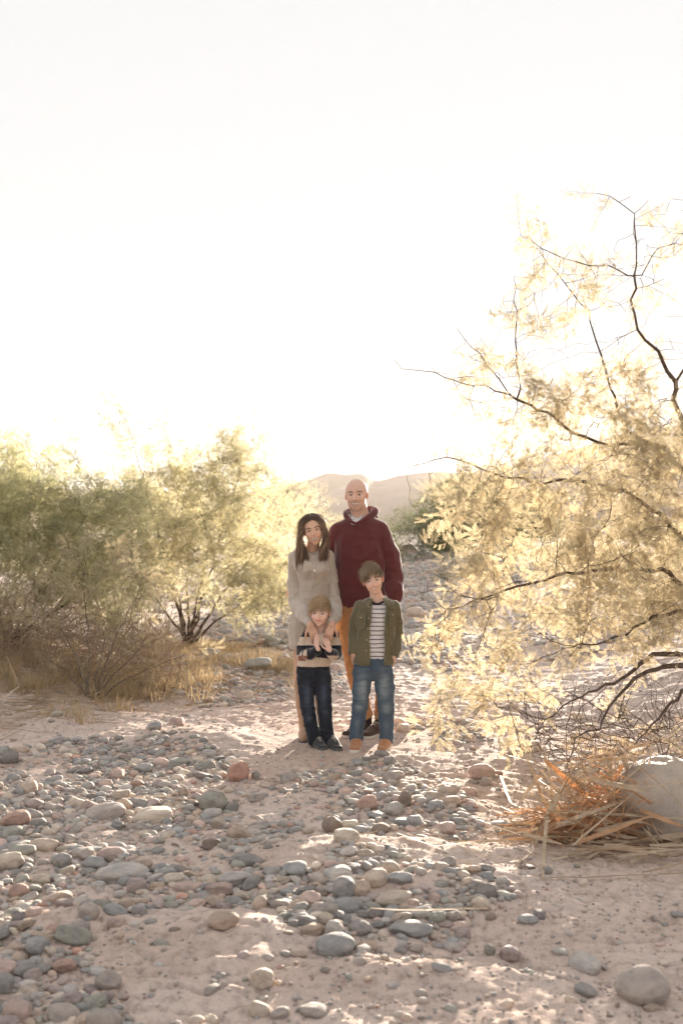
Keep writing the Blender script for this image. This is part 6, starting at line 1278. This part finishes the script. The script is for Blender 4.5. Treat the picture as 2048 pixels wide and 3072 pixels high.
# the pile against the boulder: one heap that holds together, its larger blades each a part
bx, by = BOULDER; M_ORANGE = mat_straw('backlit_reed', (0.60, 0.36, 0.19), (0.76, 0.54, 0.34), 0.5)  # orange glow of sun through the inner reeds, put into their colour
pc = np.array([bx - 0.50, by + 0.05, HZ(bx - 0.5, by)])
pile_ = empty('reed_pile', tuple(pc)); tag(pile_, 'tangled pile of dry tan reeds heaped against the pale boulder', 'reed pile')
def part_reed(P, w, roll=None, m_=None):
    V, F = ribbon(bend(P) - pc, w, rsD, roll=roll); link('reed', mesh_np('reed', V, F, False, None, m_ or M_STRAW), pile_)
for pts, w_ in (([W(1850, 2236, 5.35), W(1900, 2380, 5.0), W(1965, 2545, 4.75)], 0.020), ([W(1858, 2240, 5.35), W(1920, 2400, 4.95), W(1990, 2540, 4.78)], 0.018), ([W(1853, 2238, 5.3), W(1940, 2320, 4.85), W(2070, 2445, 4.7)], 0.020),
               ([W(1495, 2258, 5.55), W(1600, 2290, 5.3), W(1700, 2325, 5.2), W(1765, 2362, 5.1)], 0.026), ([W(1703, 2448, 5.0), W(1713, 2287, 5.25)], 0.018), ([W(1651, 2401, 5.0), W(1740, 2320, 5.2), W(1834, 2272, 5.3), W(1853, 2240, 5.3)], 0.026),
               ([W(1560, 2405, 5.2), W(1640, 2300, 5.4)], 0.020), ([W(1700, 2300, 5.3), W(1780, 2270, 5.3), W(1850, 2262, 5.2)], 0.030), ([W(1730, 2340, 5.1), W(1800, 2300, 5.1), W(1860, 2270, 5.2)], 0.030), ([W(1870, 2250, 5.2), W(1950, 2235, 5.1), W(1945, 2300, 5.0)], 0.024),
               ([W(1960, 2210, 5.3), W(2020, 2230, 5.2), W(2090, 2290, 5.1)], 0.030), ([W(1990, 2210, 5.3), W(2060, 2260, 5.1)], 0.028), ([W(1640, 2480, 4.9), W(1760, 2500, 4.85), W(1880, 2530, 4.8)], 0.020), ([W(1750, 2430, 4.9), W(1850, 2480, 4.85), W(1960, 2530, 4.8)], 0.018),
               ([W(1650, 2500, 4.85), W(1800, 2530, 4.8), W(1950, 2560, 4.7)], 0.016), ([W(1600, 2330, 5.4), W(1700, 2400, 5.0), W(1800, 2470, 4.9)], 0.018)): part_reed(pts, w_, 0.3)
for i in range(150):
    px = rsD.uniform(1610, 1990); t = sstep(1560, 1850, px); py = rsD.uniform(2500 - 190 * t, 2545); Y = np.interp(py, [2250, 2400, 2540], [5.35, 5.1, 4.85]) + rsD.normal(0, 0.12)
    c0 = W(px, py, Y); c0[2] = max(c0[2], HZ(c0[0], c0[1]) + 0.02) + 0.14 * rsD.rand() * sstep(1600, 1800, px); a = rsD.normal(0.0, 0.7) + (math.pi if rsD.rand() < 0.5 else 0); L_ = rsD.uniform(0.15, 0.6); dv = np.array([math.cos(a), math.sin(a) * 0.7, rsD.normal(0, 0.45)]); dv /= np.linalg.norm(dv)
    if math.hypot(c0[0] - bx, (c0[1] - by)) < 0.28: continue
    kk = rsD.rand() < 0.35; P = [c0 - dv * L_ / 2] + ([c0 + rsD.normal(0, 0.045, 3)] if kk else []) + [c0 + dv * L_ / 2]
    for q in P: q[2] = max(q[2], HZ(q[0], q[1]) + 0.01)
    part_reed(P, rsD.uniform(0.010, 0.030), None, M_ORANGE if rsD.rand() < 0.45 else None)
for i in range(60):
    px = rsD.uniform(1620, 2090); py = rsD.uniform(2440, 2575) if px < 1850 else rsD.uniform(2500, 2580); x, y = ground_at(px, py); c0 = np.array([x, y, HZ(x, y) + 0.02 + 0.06 * rsD.rand()]); a = rsD.normal(0.1, 0.5); L_ = rsD.uniform(0.12, 0.5); dv = np.array([math.cos(a), math.sin(a), 0]); kk = rsD.rand() < 0.3
    P = [c0 - dv * L_ / 2] + ([c0 + rsD.normal(0, 0.03, 3)] if kk else []) + [c0 + dv * L_ / 2]
    for q in P: q[2] = max(q[2], HZ(q[0], q[1]) + 0.012)
    part_reed(P, rsD.uniform(0.010, 0.028))
for i in range(26):                                 # long pale blades sticking up out of the heap
    px = rsD.uniform(1620, 1900); a = W(px, rsD.uniform(2360, 2500), rsD.uniform(4.9, 5.2)); b_ = a + np.array([rsD.normal(0, 0.16), rsD.normal(0, 0.08), rsD.uniform(0.12, 0.38)]); a[2] = max(a[2], HZ(a[0], a[1])); part_reed([a, b_], rsD.uniform(0.014, 0.030), 0.2)
def straw(name, label, n, cfn, w, Lr, mat, kind='stuff', parent=None, flat=0.25, org=None):
    Vs, Fs, off = [], [], 0
    for i in range(n):
        c0 = cfn(); a = rsD.uniform(0, 6.28); L_ = rsD.uniform(*Lr); dv = np.array([math.cos(a), math.sin(a), rsD.normal(0, flat)]); dv /= np.linalg.norm(dv)
        P = np.array([c0 - dv * L_ / 2, c0 + rsD.normal(0, 0.06 * L_, 3), c0 + dv * L_ / 2]); hz = height(P[:, 0], P[:, 1], False) + 0.006; P[:, 2] = np.maximum(P[:, 2], hz)
        if org is not None: P = P - org
        V, F = ribbon(P, rsD.uniform(*w), rsD, 0.0006); Vs.append(V); Fs.append(F + off); off += len(V)
    o = link(name, mesh_np(name, np.concatenate(Vs), np.concatenate(Fs), False, None, mat), parent)
    if label: o['label'] = label
    o['kind'] = kind; return o
def c_pile():
    px = rsD.uniform(1640, 1960); t = sstep(1600, 1850, px); py = rsD.uniform(2480 - 180 * t, 2535); Y = np.interp(py, [2250, 2400, 2540], [5.35, 5.1, 4.85]) + rsD.normal(0, 0.12); return W(px, py, Y)
straw('straw', None, 420, c_pile, (0.003, 0.008), (0.06, 0.3), M_ORANGE, parent=pile_, org=pc)
def c_litter():
    px = rsD.normal(1700, 260); py = rsD.normal(2490, 70); x, y = ground_at(px, py); return np.array([x, y, HZ(x, y) + 0.01])
straw('plant_litter', 'fine dry plant litter scattered on the sand around the reed pile', 900, c_litter, (0.0015, 0.004), (0.02, 0.14), M_STRAW, flat=0.08)
def c_litter2():
    px = rsD.uniform(-60, 900); py = 2085 - 0.12 * px + rsD.normal(0, 34); x, y = ground_at(px, py, 0.12); return np.array([x, y, HZ(x, y) + 0.015])
straw('plant_litter', 'broken dry sticks and litter under the left mesquites', 1500, c_litter2, (0.002, 0.008), (0.05, 0.45), M_STRAW2, flat=0.1)
# ------------------------------------------------------------------ dry grass tufts
def grass(name, label, centres, per, hgt, spread, mat, w=0.0035, lean=0.45):
    Vs, Fs, off = [], [], 0
    for (x, y) in centres:
        z0 = HZ(x, y) - 0.01; sc = rsD.uniform(0.6, 1.3)
        for k in range(per):
            a = rsD.uniform(0, 6.28); r = spread * rsD.rand() ** 0.6; b = np.array([x + r * math.cos(a), y + r * math.sin(a), z0]); a2 = a + rsD.normal(0, 0.8); H_ = hgt * sc * rsD.uniform(0.5, 1.15); l = lean * rsD.uniform(0.2, 1.5)
            t = np.linspace(0, 1, 4)[:, None]; d = np.array([math.cos(a2), math.sin(a2), 0]); P = b + d * H_ * l * t ** 1.8 + np.array([0, 0, 1.0]) * H_ * t * (1 - 0.25 * l * t)
            sd = np.cross(d, [0, 0, 1.0]); ww = w * np.array([1, 0.9, 0.6, 0.1])[:, None]; V = np.concatenate([P - sd * ww, P + sd * ww]); i = np.arange(3); Vs.append(V); Fs.append(np.stack([i, i + 1, i + 5, i + 4], 1) + off); off += 8
    o = link(name, mesh_np(name, np.concatenate(Vs), np.concatenate(Fs), False, None, mat)); tag(o, label, kind='stuff')
def band(n, x0, x1, f, sd, z=0.15):
    o = []
    for _ in range(n):
        px = rsD.uniform(x0, x1); py = f(px) + rsD.normal(0, sd); o.append(ground_at(px, max(py, 1760), z))
    return o
grass('dry_grass', 'golden dry grass in the sun below the open mesquite', band(130, 560, 900, lambda q: 1905 + 0.20 * (q - 560), 16) + band(60, 430, 640, lambda q: 1930, 22), 46, 0.12, 0.12, M_STRAW2, w=0.0028, lean=0.7)
grass('dry_grass', 'shaded dry grass and dead stems under the dense left mesquites', band(150, -80, 420, lambda q: 2025 - 0.02 * q, 30) + band(90, 300, 640, lambda q: 2030 - 0.1 * (q - 300), 24), 40, 0.15, 0.13, M_STRAW2, w=0.0028, lean=0.8)
grass('dry_grass', 'thin dry grass fringe along the shade of the right-hand mesquite', band(50, 1700, 2060, lambda q: 2200, 40, 0.1) , 24, 0.06, 0.07, M_STRAW2, w=0.002)
# tangle of dead twigs below the left crowns
def tangle(name, label, n, cfn, Lr, r, mat):
    paths, rad = [], []
    for i in range(n):
        c0 = cfn(); d = rsD.normal(0, 1, 3); d[2] = abs(d[2]) * 0.8; d /= np.linalg.norm(d); L_ = rsD.uniform(*Lr); P = [c0]
        for k in range(5): d = d + rsD.normal(0, 0.25, 3); d /= np.linalg.norm(d); P.append(P[-1] + d * L_ / 5)
        P = np.array(P); P[:, 2] = np.maximum(P[:, 2], height(P[:, 0], P[:, 1], False) + 0.01); paths.append(P); rad.append(np.linspace(r, r * 0.4, 6) * rsD.uniform(0.6, 1.5))
    v, f, _ = tubes_np(paths, rad, 3); o = link(name, mesh_np(name, v, f, True, None, mat)); tag(o, label, kind='stuff')
def c_t():
    px = rsD.uniform(-100, 520); x, y = ground_at(px, rsD.uniform(1960, 2040), 0.15); return np.array([x, y, HZ(x, y) + rsD.rand() ** 1.5 * 0.5])
tangle('dead_twigs', 'tangle of brown dead twigs under the left mesquites', 1500, c_t, (0.2, 0.8), 0.003, mat_bark('dead_twig', (0.24, 0.16, 0.10), (0.44, 0.32, 0.21)))
def c_t2():
    px = rsD.uniform(1560, 2100); return W(px, rsD.uniform(2150, 2330), rsD.uniform(5.3, 6.2))
tangle('dead_twigs', 'fine dead twigs hanging over the reed pile', 260, c_t2, (0.15, 0.5), 0.0022, M_BARK)
# ------------------------------------------------------------------ the air
def haze_box():
    x0, x1, y0, y1, z0, z1 = -1700, 1700, -250, 2400, -6, 28
    V = [(x0, y0, z0), (x1, y0, z0), (x1, y1, z0), (x0, y1, z0), (x0, y0, z1), (x1, y0, z1), (x1, y1, z1), (x0, y1, z1)]
    F = [(0, 3, 2, 1), (4, 5, 6, 7), (0, 1, 5, 4), (1, 2, 6, 5), (2, 3, 7, 6), (3, 0, 4, 7)]
    m, t, out = new_mat('haze'); v = N(t, 'ShaderNodeVolumePrincipled'); v.inputs['Color'].default_value = (1.0, 0.93, 0.86, 1)
    v.inputs['Density'].default_value = HAZE_D; v.inputs['Anisotropy'].default_value = HAZE_G
    t.links.new(v.outputs[0], out.inputs['Volume'])
    o = link('haze', mesh_np('haze', V, F, False, None, m)); tag(o, kind='stuff', label='warm sunlit haze in the air of the valley'); return o
HAZE_D, HAZE_G = 0.0008, 0.25
haze_box()
